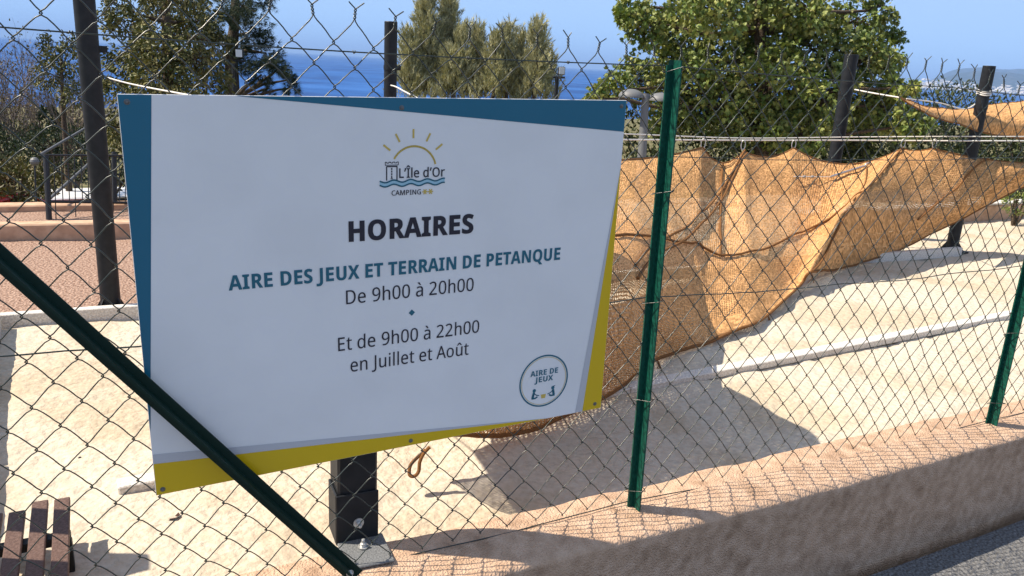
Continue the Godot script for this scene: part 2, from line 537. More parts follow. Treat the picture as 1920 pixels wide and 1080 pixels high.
# ---------------------------------------------------------------- small hardware
func bolt(parent: Node3D, where: Vector3, B: Basis, r: float, called := "bolt") -> void:   # washer, hexagon nut and threaded end along B.y
	var w := MB.new()
	w.lathe(where, [[r * 0.3, 0.0], [r, 0.0], [r, r * 0.16], [r * 0.4, r * 0.16]], 22, B)
	w.lathe(where, [[r * 0.62, r * 0.16], [r * 0.62, r * 0.75], [r * 0.52, r * 0.85], [0.0, r * 0.85]], 6, B)
	w.lathe(where, [[r * 0.32, r * 0.8], [r * 0.32, r * 1.5], [r * 0.24, r * 1.6], [0.0, r * 1.6]], 14, B)
	part(called, w, mats.steel, parent)

func curve(ctrl: Array, per := 6) -> PackedVector3Array:
	var out := PackedVector3Array()
	for k in ctrl.size() - 1:
		for s in per:
			out.append(cr(ctrl, k, s / float(per)))
	out.append(ctrl[-1])
	return out

func cr(a: Array, k: int, f: float) -> Vector3:
	var p0: Vector3 = a[maxi(k - 1, 0)]
	var p1: Vector3 = a[k]
	var p2: Vector3 = a[mini(k + 1, a.size() - 1)]
	var p3: Vector3 = a[mini(k + 2, a.size() - 1)]
	return p1.cubic_interpolate(p2, p0, p3, f)

# ================================================================ the scene
func _ready() -> void:
	build_light()
	make_materials()
	for k in ["plane", "oval", "needles", "spray"]:
		shapes[k] = leaf_shape(k)
	build_ground()
	build_wall()
	build_fence()
	build_sign()
	build_square_post()
	build_court()
	build_sails()
	build_furniture()
	build_left_back()
	build_lamps()
	build_trees()
	build_far()

func build_light() -> void:
	var cam := Camera3D.new()
	cam.name = "camera"
	add_child(cam)
	cam.transform = Transform3D(Basis(Vector3(0.885405, 0.052382, 0.461860), Vector3(0.080828, 0.961141, -0.263959), Vector3(-0.457739, 0.271042, 0.846765)), Vector3(0, 1.6, 0))
	cam.fov = 39.843
	cam.near = 0.05
	cam.far = 60000.0
	cam.current = true
	var env := Environment.new()
	env.background_mode = Environment.BG_SKY
	var sm := ProceduralSkyMaterial.new()
	sm.sky_top_color = Color(0.535, 0.595, 0.70)
	sm.sky_horizon_color = Color(0.565, 0.70, 0.85)
	sm.sky_curve = 0.12
	sm.sky_energy_multiplier = 1.0
	sm.ground_bottom_color = Color(0.35, 0.38, 0.42)
	sm.ground_horizon_color = Color(0.55, 0.68, 0.84)
	sm.use_debanding = true
	var sky := Sky.new()
	sky.sky_material = sm
	env.sky = sky
	env.tonemap_mode = Environment.TONE_MAPPER_LINEAR
	env.tonemap_exposure = 1.8
	env.fog_enabled = true
	env.fog_density = 0.00008
	env.fog_light_color = Color(0.60, 0.74, 0.94)
	env.sdfgi_enabled = true; env.ssao_enabled = true; env.ssil_enabled = true
	var we := WorldEnvironment.new()
	we.name = "environment"
	we.environment = env
	add_child(we)
	var sun := DirectionalLight3D.new()
	sun.name = "sun"
	add_child(sun)
	var a := deg_to_rad(29.0)
	var el := deg_to_rad(52.0)
	sun.look_at_from_position(Vector3.ZERO, Vector3(cos(a) * cos(el), -sin(el), sin(a) * cos(el)), Vector3.UP)
	sun.light_energy = 1.5
	sun.light_color = Color(1.0, 0.95, 0.87)
	sun.light_angular_distance = 0.5
	sun.shadow_enabled = true

func terrain_y(x: float, z: float) -> float:
	var d := -z - 11.4 + 0.12 * absf(x)
	if x > 8.0:
		d = -z - 12.0
	var y := SAND - 0.06
	if d > 0.0:
		y -= 1.75 * smoothstep(0.0, 4.5, d) + 0.062 * maxf(0.0, d - 2.0) + 0.12 * clampf(d - 5.5, 0.0, 4.0)
	return maxf(y, SEA - 3.0)

func build_ground() -> void:
	var sea := MB.new()
	sea.quad(Vector3(-45000, SEA, 3000), Vector3(45000, SEA, 3000), Vector3(45000, SEA, -48000), Vector3(-45000, SEA, -48000), Vector3.UP)
	ground("sea", sea, mats.sea)
	# terrain: flat under the court and the road, falling away to the sea behind
	var b := MB.new()
	var rows := []
	var zs := []
	var z := 60.0
	while z > -760.0:
		zs.append(z)
		z -= 1.2 if z > -40.0 and z < 4.0 else (8.0 if z > -200.0 else 40.0)
	var nz := FastNoiseLite.new()
	nz.seed = 4; nz.frequency = 0.03
	for zz in zs:
		var r := []
		for k in 121:
			var x := (k - 60) * 2.2 if absf(k - 60) < 25 else signf(k - 60) * (55.0 + pow(absf(k - 60) - 25.0, 1.75) * 3.2)
			var y := terrain_y(x, zz)
			if zz < -13.5:
				y += nz.get_noise_2d(x, zz) * 0.5
			r.append(Vector3(x, y - (0.05 if zz > -2.0 else 0.0), zz))
		rows.append(r)
	b.grid(rows)
	ground("terrain", b, mats.terrain)
	# road
	var rd := MB.new()
	var rn := FastNoiseLite.new()
	rn.seed = 8; rn.frequency = 1.4
	rows = []
	for q in 61:
		var r := []
		for k in 161:
			var p := Vector3(-4.0 + k * 0.075, 0, -1.46 + q * 0.1)
			p.y = rn.get_noise_2d(p.x, p.z) * 0.006
			r.append(p)
		rows.append(r)
	rd.grid(rows)
	ground("road", rd, mats.asphalt)
	# sand court: footprints, ripples and rake marks as real relief
	var sd := MB.new()
	var a1 := FastNoiseLite.new()
	a1.seed = 14; a1.frequency = 0.55; a1.fractal_octaves = 3
	var a2 := FastNoiseLite.new()
	a2.seed = 15; a2.frequency = 3.6; a2.fractal_octaves = 2
	rng.seed = 19
	var feet := []                             # footprints: [x, z, turn, length]
	for k in 46:
		var fx := rng.randf_range(-0.6, 7.5)
		var fz := rng.randf_range(-6.0, -1.9)
		var ft := rng.randf() * TAU
		for j in 4:
			feet.append([fx + sin(ft) * 0.55 * j + cos(ft) * 0.1 * (1 - 2 * (j % 2)), fz + cos(ft) * 0.55 * j, ft, rng.randf_range(0.12, 0.16)])
	rows = []
	for q in 190:
		var f := q / 189.0
		var zz := -1.66 - 9.2 * pow(f, 1.35)
		var r := []
		var close := feet.filter(func(w): return absf(w[1] - zz) < 0.25)
		for k in 330:
			var g := k / 329.0
			var x := -3.0 + 19.0 * pow(g, 1.25)
			var y := SAND + a1.get_noise_2d(x, zz) * 0.03 + a2.get_noise_2d(x, zz * 1.5) * 0.013
			for w in close:
				var ex: float = x - w[0]
				var ez: float = zz - w[1]
				if absf(ex) < 0.25:
					var al: float = (ex * sin(w[2]) + ez * cos(w[2])) / w[3]
					var ac: float = (ex * cos(w[2]) - ez * sin(w[2])) / 0.055
					var dd := al * al + ac * ac
					if dd < 4.0:
						y += 0.010 * exp(-pow(dd - 1.6, 2.0) * 3.0) * 0.55 - 0.012 * exp(-dd * 1.4)
			r.append(Vector3(x, y, zz))
		rows.append(r)
	sd.grid(rows)
	ground("sand", sd, mats.sand)
	# gravel terrace behind the far plank
	var gv := MB.new()
	rows = []
	for q in 40:
		var r := []
		for k in 90:
			var x := -4.0 + k * 0.12
			var zz := -6.74 + 0.0485 * x - q * 0.115
			r.append(Vector3(x, SAND + 0.045 + a1.get_noise_2d(x + 50.0, zz) * 0.02 + a2.get_noise_2d(x, zz) * 0.006, zz))
		rows.append(r)
	gv.grid(rows)
	ground("gravel", gv, mats.gravel)

func build_wall() -> void:
	var t := thing("rendered_wall", "low wall in rough peach render carrying the green wire fence", "wall")
	var n1 := FastNoiseLite.new()
	n1.seed = 31; n1.frequency = 2.2; n1.fractal_octaves = 3
	var n2 := FastNoiseLite.new()
	n2.seed = 32; n2.frequency = 22.0; n2.fractal_octaves = 2
	var prof := []                             # (z, y from the top) round the section, front foot to rear foot
	for k in 22:
		prof.append(Vector2(-1.497, -0.46 + 0.43 * k / 21.0))
	for k in 5:
		var g := PI / 2 * (k + 1) / 6.0
		prof.append(Vector2(-1.497 - 0.035 * (1 - cos(g)), -0.03 + 0.022 * sin(g)))
	for k in 15:
		prof.append(Vector2(-1.535 - 0.17 * k / 14.0, -0.008 + 0.008 * sin(k / 14.0 * PI)))
	for k in 5:
		var g := PI / 2 * (k + 1) / 6.0
		prof.append(Vector2(-1.705 - 0.035 * sin(g), -0.008 - 0.03 * (1 - cos(g))))
	for k in 14:
		prof.append(Vector2(-1.74, -0.05 - 1.0 * k / 13.0))
	var rows := []
	for q in 560:
		var x := -3.2 + q * 0.0175
		var r := []
		for p in prof:
			var top := 0.395 - 0.02 * (x - 0.9)
			var pos := Vector3(x, top + p.y, p.x - 0.012 * maxf(0.0, x - 1.5))
			var w := n1.get_noise_3dv(pos) * 0.011 + n2.get_noise_3dv(pos) * 0.0013
			var side := clampf((p.x + 1.62) / 0.12, -1.0, 1.0)
			pos += Vector3(0, 1.0 if absf(side) < 0.9 else 0.3, side if absf(side) > 0.6 else 0.0) * w
			r.append(pos)
		rows.append(r)
	var b := MB.new()
	b.grid(rows)
	part("wall_body", b, mats.render, t)

# ---------------------------------------------------------------- fence
func top_row(x: float) -> float:
	var y := 1.682 - 0.041 * clampf(x, -0.3, 1.1)
	if x > 1.1:
		y = 1.637 + 0.012 * sin((x - 1.3) * 2.0)
	if x > 2.35:
		y -= 0.06 * smoothstep(2.35, 3.0, x)
	return y

var warp := FastNoiseLite.new()
func node_at(c: int, r: int) -> Vector3:
	var x := 0.324 + 0.0419 * c
	var y := lerpf(top_row(x), 0.413 - 0.02 * (x - 0.9), r / 28.0)
	var w := clampf(r / 3.0, 0.3, 1.0)
	x += warp.get_noise_2d(x * 3.0, y * 3.0) * 0.010 * w + warp.get_noise_2d(c * 7.3, r * 5.1) * 0.0030
	y += warp.get_noise_2d(x * 3.0 + 40.0, y * 3.0) * 0.010 + warp.get_noise_2d(c * 6.1 + 90.0, r * 4.3) * 0.0034
	return Vector3(x, y, FZ + warp.get_noise_2d(x * 2.0 + 80.0, y * 2.0) * 0.012)

func build_fence() -> void:
	warp.seed = 3; warp.frequency = 0.8
	rng.seed = 41
	var t := thing("chain_link_fence", "green chain-link fence with twisted wire tips standing on the rendered wall", "fence", "", Vector3(0, 0, 0))
	for c in range(-22, 108):                  # every woven strand, from its twisted tip down to the wall
		var pts := PackedVector3Array()
		var r_in := 0.0022
		var jit := rng.randf_range(-0.3, 0.3)
		for r in 29:
			var left := posmod(r, 2) == posmod(c, 2)
			var p := node_at(c if left else c + 1, r)
			var sgn := -1.0 if left else 1.0
			if r == 0:                         # two strands twisted together, ends splayed
				var tw := 1.0 if left else -1.0
				var lean := Vector3(warp.get_noise_1d(p.x * 90.0) * 0.5, 1, warp.get_noise_1d(p.x * 70.0 + 9.0) * 0.4).normalized()
				var tip := []
				var hgt := 0.021 + 0.004 * warp.get_noise_1d(p.x * 60.0)
				for k in 13:
					var f := k / 12.0
					var g := f * TAU * 1.6 + (0.0 if left else PI)
					tip.append(p + lean * hgt * f + Vector3(cos(g), 0, sin(g)) * 0.0021)
				var e := p + lean * (hgt + rng.randf_range(0.012, 0.019)) + Vector3(tw * rng.randf_range(0.009, 0.016), rng.randf_range(-0.004, 0.003), rng.randf_range(-0.006, 0.006))
				pts.append(e)
				pts.append(tip[12].lerp(e, 0.45))
				for k in range(12, -1, -1):
					pts.append(tip[k])
			else:
				pts.append(p + Vector3(sgn * r_in * 0.2, 0.0028, (0.0026 if left else -0.0026)))
				pts.append(p + Vector3(sgn * r_in, 0.0, 0.0))
				pts.append(p + Vector3(sgn * r_in * 0.2, -0.0028, (-0.0026 if left else 0.0026)))
			if r < 28:
				var q := node_at(c + 1 if left else c, r + 1)
				var d := q - p
				var bow := 0.0042 if left else 0.0012   # strands running down to the right stand proud and arch, the others lie flat
				for f in [0.2, 0.42, 0.64, 0.84]:
					pts.append(p + d * f + Vector3(0, bow * 4.0 * f * (1.0 - f) * (1.0 + jit), (-0.0026 if left else 0.0026)))
		var b := MB.new()
		b.tube(pts, 0.00135, 5)
		part("wire_strand", b, mats.wire, t)
	# straining wires
	var lines := [[-0.7, 1.622, 4.9, 1.605, 0.0], [-0.7, 1.05, 4.9, 0.95, 0.006], [-0.7, 0.436, 4.9, 0.322, 0.004], [1.2, 1.392, 4.9, 1.38, 0.004]]
	var line_y := func(l: Array, x: float) -> float:
		var f: float = (x - l[0]) / (l[2] - l[0])
		return lerpf(l[1], l[3], f) - 0.012 * sin(fposmod(x - 1.315, 1.71) / 1.71 * PI) + warp.get_noise_1d(x * 4.0) * l[4] - 0.02 * smoothstep(2.35, 2.9, x) * float(l[1] > 1.6)
	for l in lines:
		var pts := PackedVector3Array()
		for k in 90:
			var f := k / 89.0
			var x := lerpf(l[0], l[2], f)
			pts.append(Vector3(x, line_y.call(l, x), FZ + 0.004 * sin(x * 9.0) - 0.001))
		var b := MB.new()
		b.tube(pts, 0.0016 if l[1] != 1.392 else 0.0011, 6)
		part("line_wire", b, mats.wire, t)
	# twisted tie rings where wires cross the mesh
	for k in 16:
		var c := -8 + k * 6
		var p := node_at(c, 2 if posmod(c, 2) == 0 else 1)
		var b := MB.new()
		var pts := PackedVector3Array()
		for s in 15:
			var g := s / 14.0 * TAU * 1.6
			pts.append(Vector3(p.x + (s - 7) * 0.0005, line_y.call(lines[0], p.x) + sin(g) * 0.003, FZ + 0.004 * sin(p.x * 9.0) - 0.001 + cos(g) * 0.003))
		b.tube(pts, 0.001, 5)
		part("tie", b, mats.wire, t)
	# T-section posts: flange along the fence, stem towards the road
	for px in [-0.52, 1.318, 3.02, 4.75]:
		var h: float = 1.65 - (0.365 - 0.02 * (px - 1.3))
		var lean := -0.02 if px < 2.0 else 0.004
		var b := MB.new()
		var base := Vector3(px, 0.365 - 0.02 * (px - 1.3) - 0.02, FZ + 0.004)
		var up := Vector3(lean, h, 0).normalized()
		var B := Basis(up.cross(Vector3.BACK).normalized(), up, Vector3.BACK)
		var prof := PackedVector2Array([Vector2(-0.0205, 0.0), Vector2(0.0185, 0.0), Vector2(0.0185, 0.0045), Vector2(0.0032, 0.0052), Vector2(0.0026, 0.0335), Vector2(0.0016, 0.035), Vector2(-0.0016, 0.035), Vector2(-0.0026, 0.0335), Vector2(-0.0032, 0.0052), Vector2(-0.0205, 0.0045)])
		var T := Transform3D(Basis(B.x, B.z, -B.y), base)   # section in x / z, swept up
		var segs := 12
		for s in segs:
			var h0: float = -h * s / segs
			var h1: float = -h * (s + 1) / segs
			if s < segs - 1:
				b.prism(prof, h1, h0, T)
			else:                              # bevelled head
				b.prism(prof, h1 + 0.012, h0, T)
				b.prism(PackedVector2Array([Vector2(-0.014, 0.0005), Vector2(0.014, 0.0005), Vector2(0.0024, 0.0055), Vector2(0.0024, 0.032), Vector2(-0.0024, 0.032), Vector2(-0.0024, 0.0055)]), h1, h1 + 0.012, T)
		var post := part("post", b, mats.green, t)
		for y in [1.60, 1.30, 1.005, 0.72, 0.44]:   # wire ties wrapped round the post
			var tb := MB.new()
			var pts := PackedVector3Array()
			var cx: float = px + lean * (y - 0.36) / h
			for q in [[-0.03, -0.004], [-0.022, 0.006], [-0.005, 0.044], [0.004, 0.0445], [0.012, 0.03], [0.022, 0.006], [0.026, -0.006], [0.0, -0.007], [-0.024, -0.006]]:
				pts.append(Vector3(cx + q[0], y + rng.randf_range(-0.004, 0.004) + q[1] * 0.3, FZ + 0.004 + q[1]))
			tb.tube(pts, 0.0014, 5)
			part("tie", tb, mats.wire, post)
	# raking strut in front of the sign, bolted down at its foot
	var s0 := Vector3(0.482, 0.409, -1.575)
	var s1 := Vector3(-0.15, 1.228, -1.568)
	s1 = s0 + (s1 - s0) * 1.42
	var dir := (s1 - s0).normalized()
	var side := dir.cross(Vector3.BACK).normalized()
	var sb := MB.new()
	var L := s0.distance_to(s1)
	var ST := Transform3D(Basis(side, Vector3.BACK, side.cross(Vector3.BACK)), s0 + side * 0.0)
	var zdir := 1.0 if ST.basis.z.dot(dir) > 0.0 else -1.0
	var lp := PackedVector2Array([Vector2(-0.019, -0.019), Vector2(0.019, -0.019), Vector2(0.019, -0.0145), Vector2(0.0025, -0.0145), Vector2(0.0025, 0.019), Vector2(-0.0025, 0.019), Vector2(-0.0025, -0.0145), Vector2(-0.019, -0.0145)])
	sb.prism(lp, minf(0.0, L * zdir), maxf(0.0, L * zdir), ST)
	var strut := part("strut", sb, mats.green_dark, t)
	strut.set_meta("label", "dark green raking strut crossing in front of the sign")
	bolt(t, s0 + dir * 0.035 + Vector3(0, 0, 0.004), Basis(Vector3.RIGHT, Vector3(0, 0, 1), Vector3(0, -1, 0)), 0.009, "strut_bolt")

# ---------------------------------------------------------------- sign
func poly(parent: Node3D, called: String, pts: Array, z: float, m: Material) -> MeshInstance3D:   # flat print; points are (right, down) from the sign's top left corner
	var b := MB.new()
	var pp := PackedVector2Array()
	for p in pts:
		pp.append(Vector2(p[0], -p[1]))
	var ids := Geometry2D.triangulate_polygon(pp)
	for k in range(0, ids.size(), 3):
		b.tri(Vector3(pp[ids[k]].x, pp[ids[k]].y, z), Vector3(pp[ids[k + 1]].x, pp[ids[k + 1]].y, z), Vector3(pp[ids[k + 2]].x, pp[ids[k + 2]].y, z), Vector3(0, 0, 1))
	return part(called, b, m, parent)

func stroke(b: MB, pts: Array, w: float, z: float) -> void:   # a printed line of even width
	for k in pts.size() - 1:
		var a := Vector2(pts[k][0], -pts[k][1])
		var e := Vector2(pts[k + 1][0], -pts[k + 1][1])
		var d := (e - a).normalized()
		var q := Vector2(-d.y, d.x) * w * 0.5
		a -= d * w * 0.2; e += d * w * 0.2
		b.quad(Vector3(a.x + q.x, a.y + q.y, z), Vector3(e.x + q.x, e.y + q.y, z), Vector3(e.x - q.x, e.y - q.y, z), Vector3(a.x - q.x, a.y - q.y, z), Vector3(0, 0, 1))

func disc(b: MB, cx: float, cy: float, r0: float, r1: float, z: float, n := 48, a0 := 0.0, a1 := TAU) -> void:
	for k in n:
		var g0 := lerpf(a0, a1, float(k) / n)
		var g1 := lerpf(a0, a1, float(k + 1) / n)
		var p := [Vector3(cx + cos(g0) * r0, -cy + sin(g0) * r0, z), Vector3(cx + cos(g0) * r1, -cy + sin(g0) * r1, z), Vector3(cx + cos(g1) * r1, -cy + sin(g1) * r1, z), Vector3(cx + cos(g1) * r0, -cy + sin(g1) * r0, z)]
		b.quad(p[0], p[1], p[2], p[3], Vector3(0, 0, 1))

func words(parent: Node3D, text: String, u0: float, u1: float, base: float, cap: float, bold: bool, fat: float, m: Material) -> void:
	var f := SystemFont.new()
	f.font_names = PackedStringArray(["Droid Sans"])
	f.font_weight = 700 if bold else 400
	var fv := FontVariation.new()
	fv.base_font = f
	fv.variation_embolden = fat
	var made := []
	for s in [text, "H"]:
		var tm := TextMesh.new()
		tm.font = fv
		tm.text = s
		tm.font_size = 96
		tm.pixel_size = 0.001
		tm.depth = 0.0
		tm.curve_step = 1.0
		tm.horizontal_alignment = HORIZONTAL_ALIGNMENT_LEFT
		made.append(tm)
	var bb: AABB = made[0].get_aabb()
	var hb: AABB = made[1].get_aabb()
	var sx := (u1 - u0) / bb.size.x
	var sy := cap / hb.size.y
	var o := part_mesh("lettering", made[0], m, parent)
	o.scale = Vector3(sx, sy, 1)
	o.position = Vector3(u0 - bb.position.x * sx, -base - hb.position.y * sy, 0.0012)

func build_sign() -> void:
	var o := Vector3(0.0523, 1.5123, -1.6055)
	var ex := (Vector3(1.1521, 1.5306, -1.6055) - o).normalized()
	var ez := ex.cross((o - Vector3(0.0631, 0.7038, -1.6169)).normalized()).normalized()
	var t := thing("information_sign", "white opening-hours board with blue and yellow corners wired to the fence", "sign", "", o)
	t.basis = Basis(ex, ez.cross(ex), ez)
	var W := 1.1
	var H := 0.8087
	var white := surf(noise_tex(0.006, [[0.2, lin(0.765, 0.765, 0.775)], [0.6, lin(0.795, 0.795, 0.805)], [0.9, lin(0.81, 0.81, 0.82)]], 512, 5, 101), 1.1, 0.32, null, 1.0, 0.5)
	var blue := mat(lin(0.004, 0.125, 0.215), 0.3)
	var yellow := mat(lin(0.66, 0.44, 0.006), 0.3)
	var pale := mat(lin(0.50, 0.51, 0.55), 0.32)
	var ink := mat(lin(0.012, 0.013, 0.03), 0.35)
	var teal := mat(lin(0.010, 0.125, 0.19), 0.33)
	var gold := mat(lin(0.60, 0.44, 0.10), 0.35)
	var sky := mat(lin(0.33, 0.56, 0.68), 0.35)
	var b := MB.new()
	b.box(Vector3(W / 2, -H / 2, -0.0015), Vector3(W, H, 0.003), 0.0006)
	part("board", b, white, t)
	var z := 0.0006
	poly(t, "blue_corner", [[0.001, 0.001], [0.056, 0.001], [0.001, 0.665]], z, blue)
	poly(t, "blue_corner", [[0.2, 0.001], [W - 0.001, 0.001], [W - 0.001, 0.0745]], z, blue)
	poly(t, "yellow_corner", [[W - 0.001, 0.16], [W - 0.001, H - 0.001], [1.0405, H - 0.001]], z, yellow)
	poly(t, "yellow_corner", [[0.001, 0.7355], [0.93, H - 0.001], [0.001, H - 0.001]], z, yellow)
	poly(t, "grey_edging", [[0.001, 0.714], [0.93, H - 0.001], [0.001, 0.7352]], z, pale)
	poly(t, "grey_edging", [[W - 0.001, 0.16], [1.0402, H - 0.001], [1.018, H - 0.001]], z, pale)
	words(t, "HORAIRES", 0.4145, 0.7045, 0.2995, 0.0445, true, 0.5, ink)
	words(t, "AIRE DES JEUX ET TERRAIN DE PETANQUE", 0.1675, 0.9405, 0.3820, 0.0308, true, 0.25, teal)
	words(t, "De 9h00 à 20h00", 0.4065, 0.7095, 0.4375, 0.0312, false, 0.0, ink)
	words(t, "Et de 9h00 à 22h00", 0.387, 0.7275, 0.5435, 0.0312, false, 0.0, ink)
	words(t, "en Juillet et Août", 0.414, 0.7015, 0.5965, 0.0312, false, 0.0, ink)
	poly(t, "diamond", [[0.5574, 0.4665], [0.5650, 0.4741], [0.5574, 0.4817], [0.5498, 0.4741]], z, teal)
	# camping emblem: sun over a tower and two waves
	var em := MB.new()
	var arc := []
	for k in 29:
		var g := deg_to_rad(lerpf(150, 14, k / 28.0))
		arc.append([0.5595 + cos(g) * 0.0508, 0.1515 - sin(g) * 0.0508])
	stroke(em, arc, 0.0042, z)
	part("sun_arc", em, gold, t)
	for g in [142, 118, 90, 63, 38]:
		var c := Vector2(cos(deg_to_rad(g)), -sin(deg_to_rad(g)))
		em = MB.new()
		stroke(em, [[0.558 + c.x * 0.066, 0.149 + c.y * 0.066], [0.558 + c.x * 0.0835, 0.149 + c.y * 0.0835]], 0.0042, z)
		part("sun_ray", em, gold, t)
	for sx in [0.5855, 0.5985]:
		em = MB.new()
		for k in 3:
			var c := Vector2(cos(k * PI / 3), sin(k * PI / 3)) * 0.0056
			stroke(em, [[sx - c.x, 0.1995 - c.y], [sx + c.x, 0.1995 + c.y]], 0.0026, z + k * 0.0002)
		part("star", em, gold, t)
	var wv := []
	var lo := []
	for k in 45:
		var u := lerpf(0.4834, 0.6312, k / 44.0)
		wv.append([u, 0.1738 + 0.0026 * sin((u - 0.4834) * 165.0 - 0.4)])
		lo.append([u, 0.1828 + 0.0026 * sin((u - 0.4834) * 165.0 - 0.4)])
	var fill := wv.duplicate()
	var rev := lo.duplicate()
	rev.reverse()
	fill.append_array(rev)
	poly(t, "wave_fill", fill, z, sky)
	var we := MB.new()
	stroke(we, wv, 0.0030, z + 0.0006)
	stroke(we, lo, 0.0030, z + 0.0006)
	part("wave_emblem", we, teal, t)
	var tw := MB.new()
	stroke(tw, [[0.4985, 0.1715], [0.4985, 0.1425], [0.5215, 0.1425], [0.5215, 0.1715]], 0.0026, z)
	stroke(tw, [[0.4955, 0.1395], [0.4955, 0.1332], [0.4990, 0.1332], [0.4990, 0.1352], [0.5035, 0.1352], [0.5035, 0.1332], [0.5075, 0.1332], [0.5075, 0.1352], [0.5120, 0.1352], [0.5120, 0.1332], [0.5165, 0.1332], [0.5165, 0.1352], [0.5210, 0.1352], [0.5210, 0.1332], [0.5245, 0.1332], [0.5245, 0.1395], [0.4955, 0.1395]], 0.0015, z)
	for k in 4:
		stroke(tw, [[0.5098, 0.1460 + k * 0.0056], [0.5098, 0.1492 + k * 0.0056]], 0.0026, z)
	stroke(tw, [[0.5085, 0.1695], [0.5085, 0.1672], [0.5112, 0.1672], [0.5112, 0.1695]], 0.0012, z)
	part("tower_emblem", tw, ink, t)
	words(t, "L’Île d’Or", 0.5262, 0.6312, 0.1675, 0.0205, false, 0.35, ink)
	words(t, "CAMPING", 0.5094, 0.5762, 0.2045, 0.0108, false, 0.35, ink)
	# round play-area badge
	var rg := MB.new()
	disc(rg, 0.9163, 0.7000, 0.0672, 0.0712, z, 64)
	part("badge_ring", rg, teal, t)
	var r2 := MB.new()
	disc(r2, 0.9163, 0.7000, 0.0640, 0.0652, z, 64)
	part("badge_line", r2, gold, t)
	words(t, "AIRE DE", 0.8755, 0.9560, 0.6830, 0.0148, true, 0.0, teal)
	words(t, "JEUX", 0.8885, 0.9425, 0.7015, 0.0148, true, 0.0, teal)
	var kd := MB.new()
	for s in [[0.8895, 0.7230, 1.0], [0.9440, 0.7230, -1.0]]:   # two small seated figures bent over a bucket
		var x: float = s[0]
		var y: float = s[1]
		var k: float = s[2]
		disc(kd, x, y, 0.0, 0.0049, z, 16)
		stroke(kd, [[x - 0.001 * k, y + 0.006], [x - 0.0025 * k, y + 0.013], [x - 0.004 * k, y + 0.0195]], 0.0068, z)
		stroke(kd, [[x - 0.006 * k, y + 0.0215], [x + 0.004 * k, y + 0.0215], [x + 0.0095 * k, y + 0.0185]], 0.0044, z)
		stroke(kd, [[x, y + 0.008], [x + 0.007 * k, y + 0.0135], [x + 0.0145 * k, y + 0.0155]], 0.0027, z)
	stroke(kd, [[0.9440, 0.7195], [0.9500, 0.7180]], 0.0022, z)
	part("figures", kd, teal, t)
	poly(t, "bucket", [[0.9095, 0.7370], [0.9245, 0.7370], [0.9225, 0.7480], [0.9115, 0.7480]], z, gold)
	for s in [[0.015, 0.0137], [0.5314, 0.0209], [1.0859, 0.0139], [1.0789, 0.7928], [0.5573, 0.7958], [0.0136, 0.7964]]:
		var sb := MB.new()
		var B := Basis(Vector3.RIGHT, Vector3(0, 0, 1), Vector3(0, -1, 0))
		sb.lathe(Vector3(s[0], -s[1], 0.0006), [[0.0052, 0.0], [0.0052, 0.0008], [0.0036, 0.0012]], 18, B)
		sb.lathe(Vector3(s[0], -s[1], 0.0006), [[0.0032, 0.001], [0.0030, 0.0024], [0.0018, 0.0032], [0.0, 0.0034]], 14, B)
		part("screw", sb, mats.screw, t)

# ---------------------------------------------------------------- square post with its foot bracket
func build_square_post() -> void:
	var t := thing("square_post", "black square steel post bolted on the wall under the board", "post", "", Vector3(0.53, 0.40, -1.735))
	var tilt := Basis(Vector3.UP, deg_to_rad(-4.0))
	t.basis = tilt
	var b := MB.new()
	b.box(Vector3(0, 0.46, -0.05), Vector3(0.1, 0.9, 0.1), 0.006)
	part("shaft", b, mats.post_grey, t)
	var br := MB.new()
	br.box(Vector3(-0.0025, 0.075, 0.0035), Vector3(0.108, 0.14, 0.006), 0.002)
	br.box(Vector3(-0.0535, 0.075, -0.045), Vector3(0.006, 0.14, 0.09), 0.002)
	part("bracket", br, mats.post_grey, t)
	var pl := MB.new()
	pl.box(Vector3(0.005, 0.010, 0.058), Vector3(0.118, 0.008, 0.125), 0.0025)
	part("base_plate", pl, mats.plate, t)
	bolt(t, Vector3(0.003, 0.016, 0.045), Basis.IDENTITY, 0.0135)
	bolt(t, Vector3(0.0, 0.062, 0.007), Basis(Vector3.RIGHT, Vector3(0, 0, 1), Vector3(0, -1, 0)), 0.0135)

# ---------------------------------------------------------------- planks, posts
func plank(label: String, a: Vector3, e: Vector3, wide: float, tall: float) -> void:
	var t := thing("edging_plank", label, "plank", "timber edging of the court", a)
	var n := maxi(1, int(round(a.distance_to(e) / 3.0)))
	for k in n:
		var p := (e - a) * (float(k) / n)
		var q := (e - a) * (float(k + 1) / n) - (e - a).normalized() * 0.006
		var b := MB.new()
		var off := Vector3(0, rng.randf_range(-0.004, 0.004), rng.randf_range(-0.004, 0.004))
		b.beam(p + off, q + off, wide, tall, 0.006)
		part("board", b, mats.timber, t)

